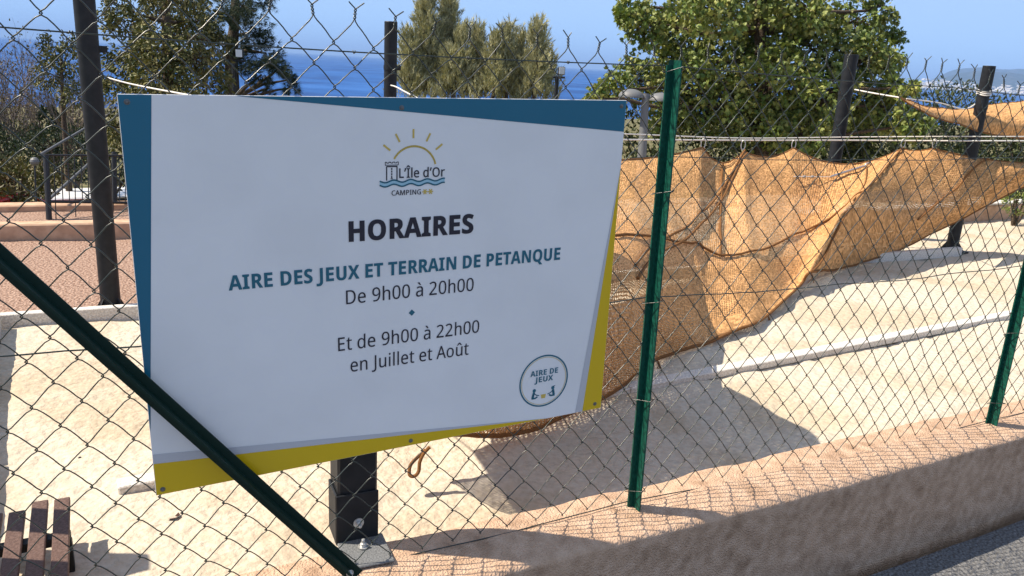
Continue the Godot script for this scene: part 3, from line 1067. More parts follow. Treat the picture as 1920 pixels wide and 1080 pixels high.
func round_post(label: String, base: Vector3, h: float, fat := 1.0) -> Node3D:
	var t := thing("sail_post", label, "post", "dark round posts for the shade sails", base)
	var b := MB.new()
	b.lathe(Vector3.ZERO, [[0.074 * fat, 0.02], [0.074 * fat, h - 0.006], [0.070 * fat, h], [0.0, h]], 28)
	part("shaft", b, mats.post_grey, t)
	var f := MB.new()
	f.box(Vector3(0, 0.0, 0), Vector3(0.3, 0.05, 0.3), 0.004)
	for k in 4:
		var B := Basis(Vector3.UP, k * PI / 2 + PI / 4)
		f.prism(PackedVector2Array([Vector2(0.07, 0.02), Vector2(0.15, 0.02), Vector2(0.07, 0.14)]), -0.005, 0.005, Transform3D(B, Vector3.ZERO))
	part("foot", f, mats.post_grey, t)
	var c := MB.new()
	c.lathe(Vector3(0, h - 0.53, 0), [[0.074 * fat, 0.0], [0.079 * fat, 0.0], [0.079 * fat, 0.05], [0.074 * fat, 0.05]], 24)
	c.box(Vector3(0.1, h - 0.505, 0), Vector3(0.05, 0.05, 0.012), 0.002)
	part("collar", c, mats.post_grey, t)
	return t

func rope(called: String, label: String, ctrl: Array, r: float, m: Material, group := "", cat := "rope") -> Node3D:
	var t := thing(called, label, cat, group, ctrl[0])
	var b := MB.new()
	var loc := []
	for p in ctrl:
		loc.append(p - ctrl[0])
	b.tube(curve(loc), r, 6)
	part("strand", b, m, t)
	return t

func build_court() -> void:
	rng.seed = 61
	plank("long pale timber plank lying across the sand nearest the fence", Vector3(-0.008, SAND + 0.022, -3.89), Vector3(12.4, SAND + 0.022, -4.40), 0.10, 0.055)
	plank("far pale timber plank at the edge of the gravel terrace", Vector3(-0.70, SAND + 0.04, -6.75), Vector3(10.0, SAND + 0.04, -6.23), 0.08, 0.12)
	plank("weathered plank running off along the side of the sand", Vector3(-0.71, SAND + 0.06, -6.70), Vector3(-0.56, SAND + 0.06, -2.2), 0.06, 0.2)
	round_post("dark round post beside the blue edge of the board", Vector3(0.059, SAND, -6.79 - 0.08), 2.55)
	round_post("dark round post in front of the feathery trees", Vector3(3.15, -0.5, -9.051), 2.49)
	round_post("dark round post in front of the broad-leaved tree", Vector3(9.159, -0.5, -7.742), 2.46, 1.2)
	round_post("dark round post ringed with cord below the distant hills", Vector3(10.068, SAND, -6.395), 2.39)
	var rp := Vector3(10.07, 1.88 - 0.34, -6.395)
	for k in 3:
		var ring := []
		for s in 17:
			var g := s / 16.0 * TAU
			ring.append(rp + Vector3(cos(g) * 0.08, 0.022 * k + 0.01 * sin(g * 2.0), sin(g) * 0.08))
		rope("cord_ring", "pale cord wound round the post below the distant hills", ring, 0.008, mats.rope, "cord windings on the post", "cord")
	# low kerb of the court at the far right and the ground behind
	var w := thing("kerb_wall", "low peach kerb wall at the far end of the court behind the shade", "wall", "", Vector3(9.2, SAND, -8.0))
	var b := MB.new()
	b.box(Vector3(4.6, 0.1, 0), Vector3(9.6, 0.3, 0.2), 0.02)
	part("wall_body", b, mats.render_far, w)
	var cp := MB.new()
	cp.box(Vector3(4.6, 0.27, 0), Vector3(9.64, 0.035, 0.24), 0.008)
	part("coping", cp, mats.timber, w)

# ---------------------------------------------------------------- shade sails
func sail_grid(ctrl: Array, per_u: int, per_v: int, wrinkle: float, sd: int) -> Array:   # ctrl[column][row] -> rows of points
	var nz := FastNoiseLite.new()
	nz.seed = sd; nz.frequency = 1.1; nz.fractal_octaves = 3
	var C := ctrl.size()
	var R: int = ctrl[0].size()
	var rows := []
	for r in (R - 1) * per_v + 1:
		var kv := mini(r / per_v, R - 2)
		var fv := r / float(per_v) - kv
		var line := []
		for c in C:
			line.append(cr(ctrl[c], kv, fv))
		var row := []
		for u in (C - 1) * per_u + 1:
			var ku := mini(u / per_u, C - 2)
			var p := cr(line, ku, u / float(per_u) - ku)
			p += Vector3(0.2, 1, 0.6).normalized() * (nz.get_noise_3dv(p) * wrinkle + nz.get_noise_3d(p.x * 3.4 + p.z * 1.5, p.y, p.z * 0.9 + 30.0) * wrinkle * 0.6)
			row.append(p)
		rows.append(row)
	return rows

func sail_uv(rows: Array) -> Array:
	var uv := []
	var acc := []
	for r in rows.size():
		var line := []
		var u := 0.0
		for k in rows[r].size():
			if k > 0:
				u += rows[rows.size() / 2][k].distance_to(rows[rows.size() / 2][k - 1])
			if r == 0:
				acc.append(0.0)
			else:
				acc[k] += rows[r][k].distance_to(rows[r - 1][k])
			line.append(Vector2(u, acc[k]))
		uv.append(line)
	return uv

func build_sails() -> void:
	var A := [[Vector3(1.556, 0.706, -5.486), Vector3(1.348, 0.47, -4.404), Vector3(1.139, 0.335, -3.322), Vector3(1.333, -0.195, -3.464)],
		[Vector3(3.306, 0.913, -6.26), Vector3(2.532, 0.568, -4.786), Vector3(1.758, 0.322, -3.312), Vector3(1.94, -0.356, -3.498)],
		[Vector3(4.791, 0.765, -6.827), Vector3(3.694, 0.463, -5.203), Vector3(2.596, 0.361, -3.579), Vector3(2.766, -0.406, -3.827)],
		[Vector3(5.662, 0.707, -7.046), Vector3(4.545, 0.315, -5.652), Vector3(3.429, 0.123, -4.258), Vector3(3.633, -0.444, -4.35)],
		[Vector3(6.3, 0.789, -7.2), Vector3(5.255, 0.144, -5.944), Vector3(4.21, -0.301, -4.687), Vector3(4.269, -0.467, -4.565)],
		[Vector3(6.613, 0.619, -7.212), Vector3(5.644, 0.072, -6.019), Vector3(4.675, -0.374, -4.827), Vector3(4.654, -0.457, -4.679)],
		[Vector3(7.016, 0.743, -7.27), Vector3(6.088, 0.078, -6.119), Vector3(5.16, -0.387, -4.968), Vector3(5.115, -0.463, -4.842)],
		[Vector3(7.857, 0.765, -7.295), Vector3(7.095, 0.106, -6.463), Vector3(6.333, -0.353, -5.631), Vector3(6.27, -0.403, -5.476)],
		[Vector3(8.745, 0.6, -7.176), Vector3(7.784, 0.14, -6.484), Vector3(6.824, -0.119, -5.791), Vector3(6.421, -0.279, -5.493)],
		[Vector3(9.296, 0.818, -6.829), Vector3(8.333, 0.502, -6.361), Vector3(7.37, 0.287, -5.894), Vector3(7.525, -0.457, -6.02)],
		[Vector3(9.527, 0.855, -6.563), Vector3(9.123, 0.385, -6.365), Vector3(8.72, 0.015, -6.167), Vector3(8.867, -0.4, -6.341)],
		[Vector3(9.833, 0.812, -6.183), Vector3(9.747, 0.399, -6.188), Vector3(9.66, 0.086, -6.194), Vector3(9.783, -0.156, -6.373)],
		[Vector3(10.414, 0.795, -5.922), Vector3(10.566, 0.606, -5.98), Vector3(10.718, 0.517, -6.038), Vector3(10.903, 0.382, -6.116)],
		[Vector3(11.694, 0.793, -5.702), Vector3(11.748, 0.712, -5.722), Vector3(11.802, 0.731, -5.742), Vector3(12.249, 0.67, -5.953)]]
	var t := thing("shade_sail", "orange woven shade cloth slumped over the sand behind the fence", "shade sail", "", A[0][3])
	var o := -t.position
	var rows := sail_grid(A, 10, 12, 0.04, 5)
	var hooks := [[0, 0.0], [10, 0.14], [40, 0.13], [60, 0.16], [70, 0.09], [90, 0.20], [100, 0.03], [130, 0.10]]   # column of each hook and the sag before it
	var top: Array = rows[0].duplicate()
	for h in hooks.size() - 1:
		var k0: int = hooks[h][0]
		var k1: int = hooks[h + 1][0]
		for k in range(k0, k1 + 1 if h == hooks.size() - 2 else k1):
			var f := float(k - k0) / (k1 - k0)
			var goal: Vector3 = top[k0].lerp(top[k1], f) - Vector3(0, hooks[h + 1][1] * 4.0 * f * (1.0 - f), 0)
			var crease := 0.05 * (exp(-f * (k1 - k0) * 0.28) + exp(-(1.0 - f) * (k1 - k0) * 0.28))
			for q in 20:
				rows[q][k] += (goal - top[k]) * pow(1.0 - q / 20.0, 2.2) + Vector3(0, crease * sin(q / 20.0 * PI), 0)
	var uv := sail_uv(rows)
	for r in rows.size():
		for k in rows[r].size():
			rows[r][k] += o
	var b := MB.new()
	b.grid(rows.slice(0, 25), uv.slice(0, 25))
	part("canopy", b, mats.weave, t)
	var low := rows.slice(24)
	var low_uv := uv.slice(24)
	var d := MB.new()
	d.grid(low.map(func(q): return q.slice(46)), low_uv.map(func(q): return q.slice(46)))
	part("hanging_edge", d, mats.weave_tight, t).set_meta("label", "hanging edge of the cloth turned away from the sun")
	d = MB.new()
	d.grid(low.map(func(q): return q.slice(0, 47)), low_uv.map(func(q): return q.slice(0, 47)))
	part("hanging_edge", d, mats.weave_open, t).set_meta("label", "loosely woven hanging edge with light showing through")
	var at_uv := func(u: float, v: float) -> Vector3:
		var k := clampi(int(u * 10.0), 0, rows[0].size() - 2)
		var r := clampi(int(v * 12.0), 0, rows.size() - 2)
		return rows[r][k].lerp(rows[r][k + 1], clampf(u * 10.0 - k, 0, 1)).lerp(rows[r + 1][k].lerp(rows[r + 1][k + 1], clampf(u * 10.0 - k, 0, 1)), clampf(v * 12.0 - r, 0, 1))
	for e in [[0, 0.011], [rows.size() - 1, 0.014]]:
		var h := MB.new()
		h.tube(PackedVector3Array(rows[e[0]]), e[1], 6)
		part("hem", h, mats.hem, t)
	for q in [[[9, 0.0], [9, 1.0], [9, 2.0], [8.6, 2.4], [8, 3.0]], [[6, 0.0], [5.0, 0.5], [4, 0.9], [3, 1.35], [2.4, 1.75]], [[6.05, 0.06], [5.12, 0.56], [4.12, 0.98], [3.15, 1.45], [2.5, 1.9]], [[5, 0.05], [5, 0.5], [4.9, 0.95], [4.85, 1.3]],
			[[1, 1.2], [2, 1.32], [3, 1.3], [4, 1.22], [4.85, 1.3], [5.6, 1.32], [6.4, 1.36], [7.2, 1.35], [8.2, 1.2], [9, 1.6]], [[11, 0.0], [10.8, 1.0], [10.2, 2.0]]]:
		var c := []
		for w in range((q.size() - 1) * 5 + 1):
			var w0 := mini(w / 5, q.size() - 2)
			var s := Vector2(q[w0][0], q[w0][1]).lerp(Vector2(q[w0 + 1][0], q[w0 + 1][1]), w / 5.0 - w0)
			c.append(at_uv.call(s[0], s[1]) + Vector3(0, 0.016, 0.014))
		var h := MB.new()
		h.tube(curve(c, 2), 0.012, 6)
		part("seam_cord", h, mats.hem, t)
	# frayed cord ends and the loose loop at the low corner
	for q in [[2.9, 3.0, 0.13], [8.0, 3.0, 0.14], [6.2, 3.0, 0.1]]:
		var p: Vector3 = at_uv.call(q[0], q[1])
		var h := MB.new()
		for k in 3:
			h.tube(curve([p, p + Vector3(0.01 * k, -q[2] * 0.4, 0.02), p + Vector3(0.03 * k - 0.02, -q[2] * 0.8, 0.0 + 0.01 * k)], 4), 0.004, 4)
		part("frayed_end", h, mats.hem, t)
	var lp0 := Vector3(1.393, -0.265, -3.35) + o
	var lp := []
	for q in [Vector3(1.393, -0.265, -3.35), Vector3(1.361, -0.293, -3.347), Vector3(1.336, -0.33, -3.337), Vector3(1.327, -0.376, -3.327), Vector3(1.303, -0.395, -3.322), Vector3(1.282, -0.389, -3.335), Vector3(1.294, -0.348, -3.354), Vector3(1.334, -0.31, -3.356), Vector3(1.373, -0.279, -3.356)]:
		lp.append(q + o)
	var lb := MB.new()
	lb.tube(curve(lp, 5), 0.009, 6)
	part("corner_loop", lb, mats.hem, t).set_meta("label", "loose brown rope loop hanging below the board")
	# cables the cloth hangs from
	rope("cable", "lower of two pale cables above the slumped shade cloth", [Vector3(3.31, 0.958, -6.272), Vector3(4.935, 0.899, -6.909), Vector3(6.992, 0.858, -7.32), Vector3(8.768, 0.873, -7.251), Vector3(9.576, 0.945, -6.542), Vector3(9.907, 0.982, -6.198), Vector3(10.432, 1.007, -5.981), Vector3(11.961, 1.05, -5.64)], 0.009, mats.rope, "cables above the shade cloth", "cable")
	rope("cable", "upper of two pale cables above the slumped shade cloth", [Vector3(3.315, 1.017, -6.288), Vector3(4.958, 0.955, -6.951), Vector3(7.03, 0.88, -7.365), Vector3(8.788, 0.912, -7.276), Vector3(9.599, 0.996, -6.569), Vector3(9.931, 1.033, -6.224), Vector3(10.457, 1.058, -6.007), Vector3(12.023, 1.101, -5.682)], 0.007, mats.rope, "cables above the shade cloth", "cable")
	for q in [Vector3(6.304, 0.83, -7.211), Vector3(7.004, 0.804, -7.296), Vector3(7.861, 0.81, -7.308), Vector3(9.262, 0.881, -6.809), Vector3(9.525, 0.909, -6.558)]:
		var ring := []
		for s in 15:
			var g := s / 14.0 * TAU
			ring.append(q + Vector3(cos(g) * 0.022 + 0.004, sin(g) * 0.055, cos(g) * 0.012))
		rope("snap_hook", "steel hook joining the shade cloth to the cable", ring, 0.006, mats.steel, "hooks along the cable", "hook")
	# turnbuckle lying on the cloth
	var tb := thing("turnbuckle", "galvanised turnbuckle and cord lying on the orange cloth", "turnbuckle", "", at_uv.call(7.75, 0.42) + t.position)
	var q0: Vector3 = at_uv.call(7.0, 0.55) + t.position - tb.position + Vector3(0, 0.025, 0.02)
	var q1: Vector3 = at_uv.call(7.72, 0.42) + t.position - tb.position + Vector3(0, 0.025, 0.02)
	var q2: Vector3 = at_uv.call(8.38, 0.22) + t.position - tb.position + Vector3(0, 0.025, 0.02)
	var rb := MB.new()
	rb.tube(PackedVector3Array([q0, q1]), 0.005, 5)
	part("cord", rb, mats.rope, tb)
	var bb := MB.new()
	bb.tube(PackedVector3Array([q1, q1.lerp(q2, 0.1), q1.lerp(q2, 0.9), q2]), [0.010, 0.016, 0.016, 0.010], 8)
	part("body", bb, mats.galv, tb)
	for q in [0.28, 0.5]:
		var kb := MB.new()
		kb.lathe(q0.lerp(q1, q), [[0.0, -0.018], [0.016, -0.012], [0.016, 0.012], [0.0, 0.018]], 10, Basis(Vector3.UP, Vector3.RIGHT, Vector3.BACK))
		part("clamp", kb, mats.grey, tb)
	var sh := MB.new()
	var sp := []
	for s in 15:
		var g := s / 14.0 * TAU
		sp.append(q2 + Vector3(cos(g) * 0.05 + 0.03, sin(g) * 0.035, 0.01))
	sh.tube(PackedVector3Array(sp), 0.010, 7)
	part("shackle", sh, mats.galv, tb)
	var tail := MB.new()
	tail.tube(curve([q2 + Vector3(0.02, -0.01, 0), at_uv.call(8.6, 0.9) + t.position - tb.position + Vector3(0, 0.02, 0.02), at_uv.call(8.9, 1.8) + t.position - tb.position + Vector3(0, 0.02, 0.02)], 5), 0.008, 5)
	part("strap", tail, mats.hem, tb)
	# upper cloth on the right
	var U := [[Vector3(8.46, 1.459, -6.364), Vector3(8.471, 1.454, -6.357), Vector3(8.481, 1.442, -6.348)],
		[Vector3(9.013, 1.383, -6.514), Vector3(8.825, 1.363, -6.373), Vector3(8.797, 1.317, -6.314)],
		[Vector3(9.609, 1.336, -6.649), Vector3(9.273, 1.307, -6.408), Vector3(9.246, 1.223, -6.336)],
		[Vector3(10.399, 1.334, -6.812), Vector3(9.774, 1.277, -6.422), Vector3(9.732, 1.151, -6.346)],
		[Vector3(11.427, 1.402, -7.105), Vector3(10.255, 1.287, -6.402), Vector3(10.253, 1.051, -6.328)],
		[Vector3(12.603, 1.479, -7.32), Vector3(10.873, 1.266, -6.297), Vector3(10.851, 1.011, -6.227)],
		[Vector3(14.55, 1.622, -7.494), Vector3(12.057, 1.256, -6.126), Vector3(12.034, 0.978, -6.05)]]
	var t2 := thing("shade_sail", "smooth orange shade sail stretched high beside the ringed post", "shade sail", "", U[0][0])
	var r2 := sail_grid(U, 9, 6, 0.02, 6)
	var uv2 := sail_uv(r2)
	for r in r2.size():
		for k in r2[r].size():
			r2[r][k] -= t2.position
	var ub := MB.new()
	ub.grid(r2, uv2)
	part("canopy", ub, mats.weave_tight, t2)
	for e in [0, r2.size() - 1]:
		var h := MB.new()
		h.tube(PackedVector3Array(r2[e]), 0.010, 5)
		part("hem", h, mats.hem, t2)
	rope("guy_rope", "pale cord tying the high orange sail to the post before the tree", [Vector3(9.03, 1.511, -7.49), Vector3(8.728, 1.484, -6.936), U[0][0]], 0.009, mats.rope, "guy ropes of the sails")
	rope("guy_rope", "pale cord draped along the top of the high orange sail", [Vector3(8.617, 1.449, -6.395), Vector3(9.245, 1.416, -6.398), Vector3(9.724, 1.359, -6.358), Vector3(10.433, 1.52, -6.617)], 0.008, mats.rope, "guy ropes of the sails")
	# cloth hanging level behind the board; only its ropes and its shadow on the sand show
	var Hs := [[Vector3(0.50, 1.36, -4.36), Vector3(0.47, 1.33, -3.85), Vector3(0.42, 1.34, -3.30), Vector3(0.50, 1.36, -2.5)], [Vector3(1.25, 1.30, -4.36), Vector3(1.2, 1.28, -3.85), Vector3(1.1, 1.29, -3.2), Vector3(0.9, 1.33, -2.4)],
		[Vector3(1.95, 1.28, -4.40), Vector3(1.95, 1.27, -3.95), Vector3(1.75, 1.28, -3.3), Vector3(1.25, 1.31, -2.5)], [Vector3(2.58, 1.33, -4.52), Vector3(2.60, 1.31, -4.10), Vector3(2.50, 1.32, -3.62), Vector3(1.5, 1.33, -2.75)]]
	var t3 := thing("shade_sail", "shade sail hung level behind the board, shading the sand", "shade sail", "", Hs[0][0])
	var r3 := sail_grid(Hs, 8, 6, 0.01, 7)
	var uv3 := sail_uv(r3)
	for r in r3.size():
		for k in r3[r].size():
			r3[r][k] -= t3.position
	var hb := MB.new()
	hb.grid(r3, uv3)
	part("canopy", hb, mats.weave_tight, t3)
	rope("guy_rope", "pale cord from the dark post down behind the blue edge of the board", [Vector3(0.039, 1.367, -7.321), Vector3(0.274, 1.337, -6.145), Hs[0][0]], 0.005, mats.rope, "guy ropes of the sails")
	rope("guy_rope", "pale cord from the post before the feathery trees down behind the board", [Vector3(3.057, 1.298, -8.762), Vector3(3.083, 1.283, -8.624), Vector3(3.086, 1.219, -8.13), A[1][0]], 0.008, mats.rope, "guy ropes of the sails")

# ---------------------------------------------------------------- bench and what stands beside it
func build_furniture() -> void:
	rng.seed = 71
	var t := thing("slatted_bench", "low brown slatted bench on the sand at the foot of the fence", "bench", "", Vector3(-0.30, SAND, -2.8))
	var xs := [-0.222, -0.304, -0.385, -0.466]
	for k in 4:
		var b := MB.new()
		var ends := [-3.555, -3.565, -3.51, -3.52][k] as float
		b.box(Vector3(xs[k] + 0.30, 0.19, (ends - 2.0) / 2.0 + 2.8), Vector3(0.060, 0.026, absf(ends + 2.0)), 0.004)
		part("slat", b, mats.slat, t)
	for z in [-3.30, -2.3]:
		var b := MB.new()
		b.box(Vector3(-0.045, 0.158, z + 2.8), Vector3(0.31, 0.038, 0.05), 0.003)
		part("cross_bar", b, mats.post_grey, t)
		for x in [-0.18, 0.09]:
			var lb := MB.new()
			lb.box(Vector3(x, 0.068, z + 2.8), Vector3(0.045, 0.15, 0.05), 0.003)
			part("leg", lb, mats.post_grey, t)
	for q in [[-0.955, -3.76], [-0.955, -3.37]]:   # stakes outside the picture whose shadows cross the bench
		var s := thing("timber_stake", "square timber stake standing in the sand beside the bench", "stake", "stakes beside the bench", Vector3(q[0], SAND, q[1]))
		var b := MB.new()
		b.box(Vector3(0, 0.7, 0), Vector3(0.13, 1.5, 0.13), 0.006)
		part("shaft", b, mats.slat, s)
	# a few dry leaves and pebbles
	for q in [[Vector3(0.212, -0.5, -3.534), 0.03], [Vector3(-0.046, -0.5, -3.858), 0.008], [Vector3(-0.17, -0.5, -4.322), 0.009], [Vector3(0.4, -0.5, -3.338), 0.008]]:
		var lf := thing("dry_leaf" if q[1] > 0.02 else "pebble", "small curled brown leaf lying on the sand" if q[1] > 0.02 else "small dark pebble lying on the sand", "leaf" if q[1] > 0.02 else "pebble", "" if q[1] > 0.02 else "pebbles on the sand", q[0])
		var b := MB.new()
		if q[1] > 0.02:
			b.quad(Vector3(-0.03, 0.012, 0), Vector3(0, 0.0, -0.02), Vector3(0.03, 0.016, 0.004), Vector3(0.004, 0.02, 0.02), Vector3.UP)
			b.tri(Vector3(0.0, 0.004, -0.02), Vector3(0.02, 0.03, -0.012), Vector3(0.03, 0.016, 0.004), Vector3.UP)
			part("blade", b, mats.slat, lf)
		else:
			b.lathe(Vector3(0, 0.004, 0), [[0.0, -0.006], [q[1], 0.0], [q[1] * 0.7, 0.005], [0.0, 0.007]], 7)
			part("stone", b, mats.post_grey, lf)

# ---------------------------------------------------------------- terrace edge, railing and cars at the left
func make_car(label: String, where: Vector3, turn: float, paint: Material) -> void:
	var t := thing("parked_car", label, "car", "cars parked below the terrace", where)
	t.rotation.y = turn
	var body := MB.new()
	body.prism(PackedVector2Array([Vector2(-2.0, 0.25), Vector2(2.0, 0.25), Vector2(2.08, 0.5), Vector2(1.98, 0.78), Vector2(1.15, 0.93), Vector2(-1.75, 0.95), Vector2(-2.02, 0.8), Vector2(-2.08, 0.5)]), -0.82, 0.82)
	part("body", body, paint, t)
	var roof := MB.new()
	var lo := [Vector3(1.2, 0.93, 0.78), Vector3(-1.75, 0.95, 0.78)]
	var up := [Vector3(0.35, 1.42, 0.6), Vector3(-1.2, 1.42, 0.6)]
	roof.box(Vector3(-0.42, 1.43, 0), Vector3(1.66, 0.06, 1.26), 0.028)
	for s in [-1.0, 1.0]:
		for k in 2:
			roof.tube(PackedVector3Array([lo[k] * Vector3(1, 1, s), up[k] * Vector3(1, 1, s)]), 0.04, 6)
		roof.tube(PackedVector3Array([Vector3(-0.35, 0.95, 0.79 * s), Vector3(-0.4, 1.42, 0.61 * s)]), 0.035, 6)
	part("roof", roof, paint, t)
	var gl := mat(lin(0.015, 0.018, 0.02), 0.08)
	var f := MB.new()
	f.quad(Vector3(1.18, 0.94, -0.74), Vector3(1.18, 0.94, 0.74), Vector3(0.36, 1.41, 0.57), Vector3(0.36, 1.41, -0.57))
	part("windscreen", f, gl, t)
	var r := MB.new()
	r.quad(Vector3(-1.73, 0.95, -0.74), Vector3(-1.73, 0.95, 0.74), Vector3(-1.2, 1.41, 0.57), Vector3(-1.2, 1.41, -0.57))
	part("rear_window", r, gl, t)
	for s in [-1.0, 1.0]:
		var w := MB.new()
		w.quad(Vector3(1.15, 0.945, 0.775 * s), Vector3(-1.7, 0.955, 0.775 * s), Vector3(-1.18, 1.41, 0.6 * s), Vector3(0.34, 1.41, 0.6 * s))
		part("side_window", w, gl, t)
		for x in [-1.3, 1.3]:
			var wh := MB.new()
			wh.lathe(Vector3(x, 0.31, 0.74 * s), [[0.0, 0.02], [0.2, 0.03], [0.31, 0.02], [0.31, 0.16], [0.22, 0.17], [0.0, 0.15]], 20, Basis(Vector3.RIGHT, Vector3(0, 0, s), Vector3.UP))
			part("wheel", wh, mats.black, t)

func build_left_back() -> void:
	var w := thing("kerb_wall", "low peach kerb along the back of the gravel, with a sunlit top", "wall", "", Vector3(-3.5, SAND, -9.62))
	var b := MB.new()
	b.box(Vector3(3.2, 0.09, 0), Vector3(9.0, 0.26, 0.2), 0.015, Basis(Vector3.UP, deg_to_rad(-6.0)))
	part("wall_body", b, mats.render_far, w)
	var w2 := thing("kerb_wall", "second peach wall beyond the gravel under the black railing", "wall", "", Vector3(-4.0, SAND, -11.35))
	var b2 := MB.new()
	b2.box(Vector3(3.4, -0.35, 0), Vector3(10.0, 0.95, 0.25), 0.015, Basis(Vector3.UP, deg_to_rad(-5.0)))
	part("wall_body", b2, mats.render_far, w2)
	# gravel strip between the two walls
	var gv := MB.new()
	gv.quad(Vector3(-5, SAND + 0.03, -9.4), Vector3(5, SAND + 0.03, -9.0), Vector3(5, SAND + 0.03, -11.2), Vector3(-5, SAND + 0.03, -11.6), Vector3.UP)
	ground("path", gv, mats.gravel)
	# black stair railing
	var t := thing("metal_railing", "black metal stair railing with sloping handrails and thin bars", "railing", "", Vector3(-0.49, -0.568, -10.672))
	var o := -t.position
	var bars := [[Vector3(-0.452, 0.279, -10.923), Vector3(-0.484, -0.567, -10.669), 0.032, "upright"], [Vector3(0.288, 0.246, -11.456), Vector3(0.219, -0.721, -11.184), 0.032, "upright"], [Vector3(-0.497, 0.271, -10.944), Vector3(0.478, 0.211, -11.343), 0.014, "top_rail"], [Vector3(-0.458, -0.252, -10.756), Vector3(0.43, -0.368, -11.184), 0.018, "bottom_rail"]]
	for q in bars:
		var rb := MB.new()
		rb.tube(PackedVector3Array([q[0] + o, q[1] + o]), q[2], 8)
		part(q[3], rb, mats.black, t)
	for q in [[Vector3(-0.513, 0.262, -11.068), Vector3(0.027, 0.42, -13.071)], [Vector3(-0.458, -0.254, -10.992), Vector3(0.027, -0.026, -12.692)], [Vector3(0.027, 0.42, -13.071), Vector3(0.416, 0.553, -14.32)]]:
		var rb := MB.new()
		rb.tube(PackedVector3Array([q[0] + o, q[1] + o]), 0.018, 8)
		part("handrail", rb, mats.rail, t)
	for k in 12:
		var f := (k + 1) / 13.0
		var lo := Vector3(-0.458, -0.252, -10.756).lerp(Vector3(0.43, -0.368, -11.184), f) + o
		var hi := Vector3(-0.484, -0.567, -10.669).lerp(Vector3(0.402, -0.697, -11.093), f) + o
		var top := Vector3(-0.442, 0.268, -10.913).lerp(Vector3(0.478, 0.211, -11.343), f) + o
		var rb := MB.new()
		rb.tube(PackedVector3Array([lo if k % 3 else hi, top]), 0.006, 5)
		part("bar", rb, mats.black, t)
	# globe lamp on its stalk
	var g := thing("globe_lamp", "grey globe lamp on a short stalk beside the black railing", "lamp", "", Vector3(-0.662, -0.472, -11.977))
	var gb := MB.new()
	gb.lathe(Vector3(-0.637, 0.044, -12.128) - g.position, [[0.0, -0.058], [0.03, -0.05], [0.05, -0.028], [0.058, 0.0], [0.05, 0.028], [0.03, 0.05], [0.0, 0.058]], 18)
	part("globe", gb, mats.lamp_grey, g)
	var gs := MB.new()
	gs.tube(PackedVector3Array([Vector3.ZERO, Vector3(-0.64, 0.004, -12.117) - g.position]), 0.012, 6)
	part("stalk", gs, mats.black, g)
	make_car("red car, only its roof showing above the terrace wall", Vector3(-1.75, terrain_y(-1.75, -16.8) - 0.02, -16.8), 1.2, mat(lin(0.42, 0.012, 0.012), 0.25))
	make_car("white car, only its roof showing behind the black railing", Vector3(0.35, terrain_y(0.35, -19.5) - 0.02, -19.5), 0.1, mat(lin(0.72, 0.73, 0.75), 0.25))

# ---------------------------------------------------------------- lamps
func flood_pole(label: String, foot: Vector3, top: Vector3, head: Vector3) -> void:
	var t := thing("floodlight_pole", label, "lamp post", "floodlight poles round the court", Vector3(foot.x, terrain_y(foot.x, foot.z), foot.z))
	var o := -t.position
	var b := MB.new()
	b.tube(PackedVector3Array([Vector3.ZERO, Vector3(0, top.y - t.position.y, 0)]), [0.07, 0.05], 12)
	part("pole", b, mats.black, t)
	var c := MB.new()
	c.beam(top + o + Vector3(-0.22, 0, 0.1), top + o + Vector3(0.24, 0, -0.1), 0.04, 0.05)
	part("cross_arm", c, mats.black, t)
	var h := MB.new()
	h.box(head + o, Vector3(0.17, 0.2, 0.09), 0.015, Basis(Vector3.UP, -0.4))
	var hh := part("floodlight", h, mats.black, t)
	var l := MB.new()
	l.box(head + o + Vector3(-0.02, 0, 0.05), Vector3(0.14, 0.16, 0.01), 0.004, Basis(Vector3.UP, -0.4))
	part("lens", l, mats.white, hh)

func build_lamps() -> void:
	flood_pole("black floodlight pole standing against the pine trunk", Vector3(3.035, 0.515, -19.27), Vector3(3.104, 1.339, -19.496), Vector3(3.185, 1.507, -19.388))
	flood_pole("black floodlight pole standing beside the feathery trees", Vector3(10.514, 0.817, -17.685), Vector3(10.617, 1.336, -17.795), Vector3(10.648, 1.496, -17.712))
	var base := Vector3(8.02, 0.201, -10.569)
	var t := thing("street_lamp", "grey twin-headed street lamp in front of the broad-leaved tree", "lamp post", "", Vector3(base.x, terrain_y(base.x, base.z), base.z))
	var top := Vector3(8.146, 1.244, -10.835) - t.position
	var b := MB.new()
	b.tube(PackedVector3Array([Vector3.ZERO, Vector3(top.x, top.y, top.z)]), [0.085, 0.06], 14)
	part("pole", b, mats.lamp_grey, t)
	for s in [[Vector3(7.938, 1.231, -10.944), -1.0], [Vector3(8.365, 1.198, -10.702), 1.0]]:
		var c: Vector3 = s[0] - t.position
		var h := MB.new()
		var prof := []
		for k in 9:
			var g := k / 8.0 * PI / 2
			prof.append([0.21 * cos(g), 0.13 * sin(g)])
		prof.push_front([0.0, -0.01])
		h.lathe(c - Vector3(0, 0.05, 0), prof, 22)
		h.tube(PackedVector3Array([c + Vector3(0, -0.02, 0), Vector3(top.x, top.y - 0.03, top.z)]), 0.03, 8)
		part("lamp_head", h, mats.lamp_grey, t)

# ---------------------------------------------------------------- trees
func ground_at(p: Vector3) -> Vector3:
	return Vector3(p.x, terrain_y(p.x, p.z), p.z)

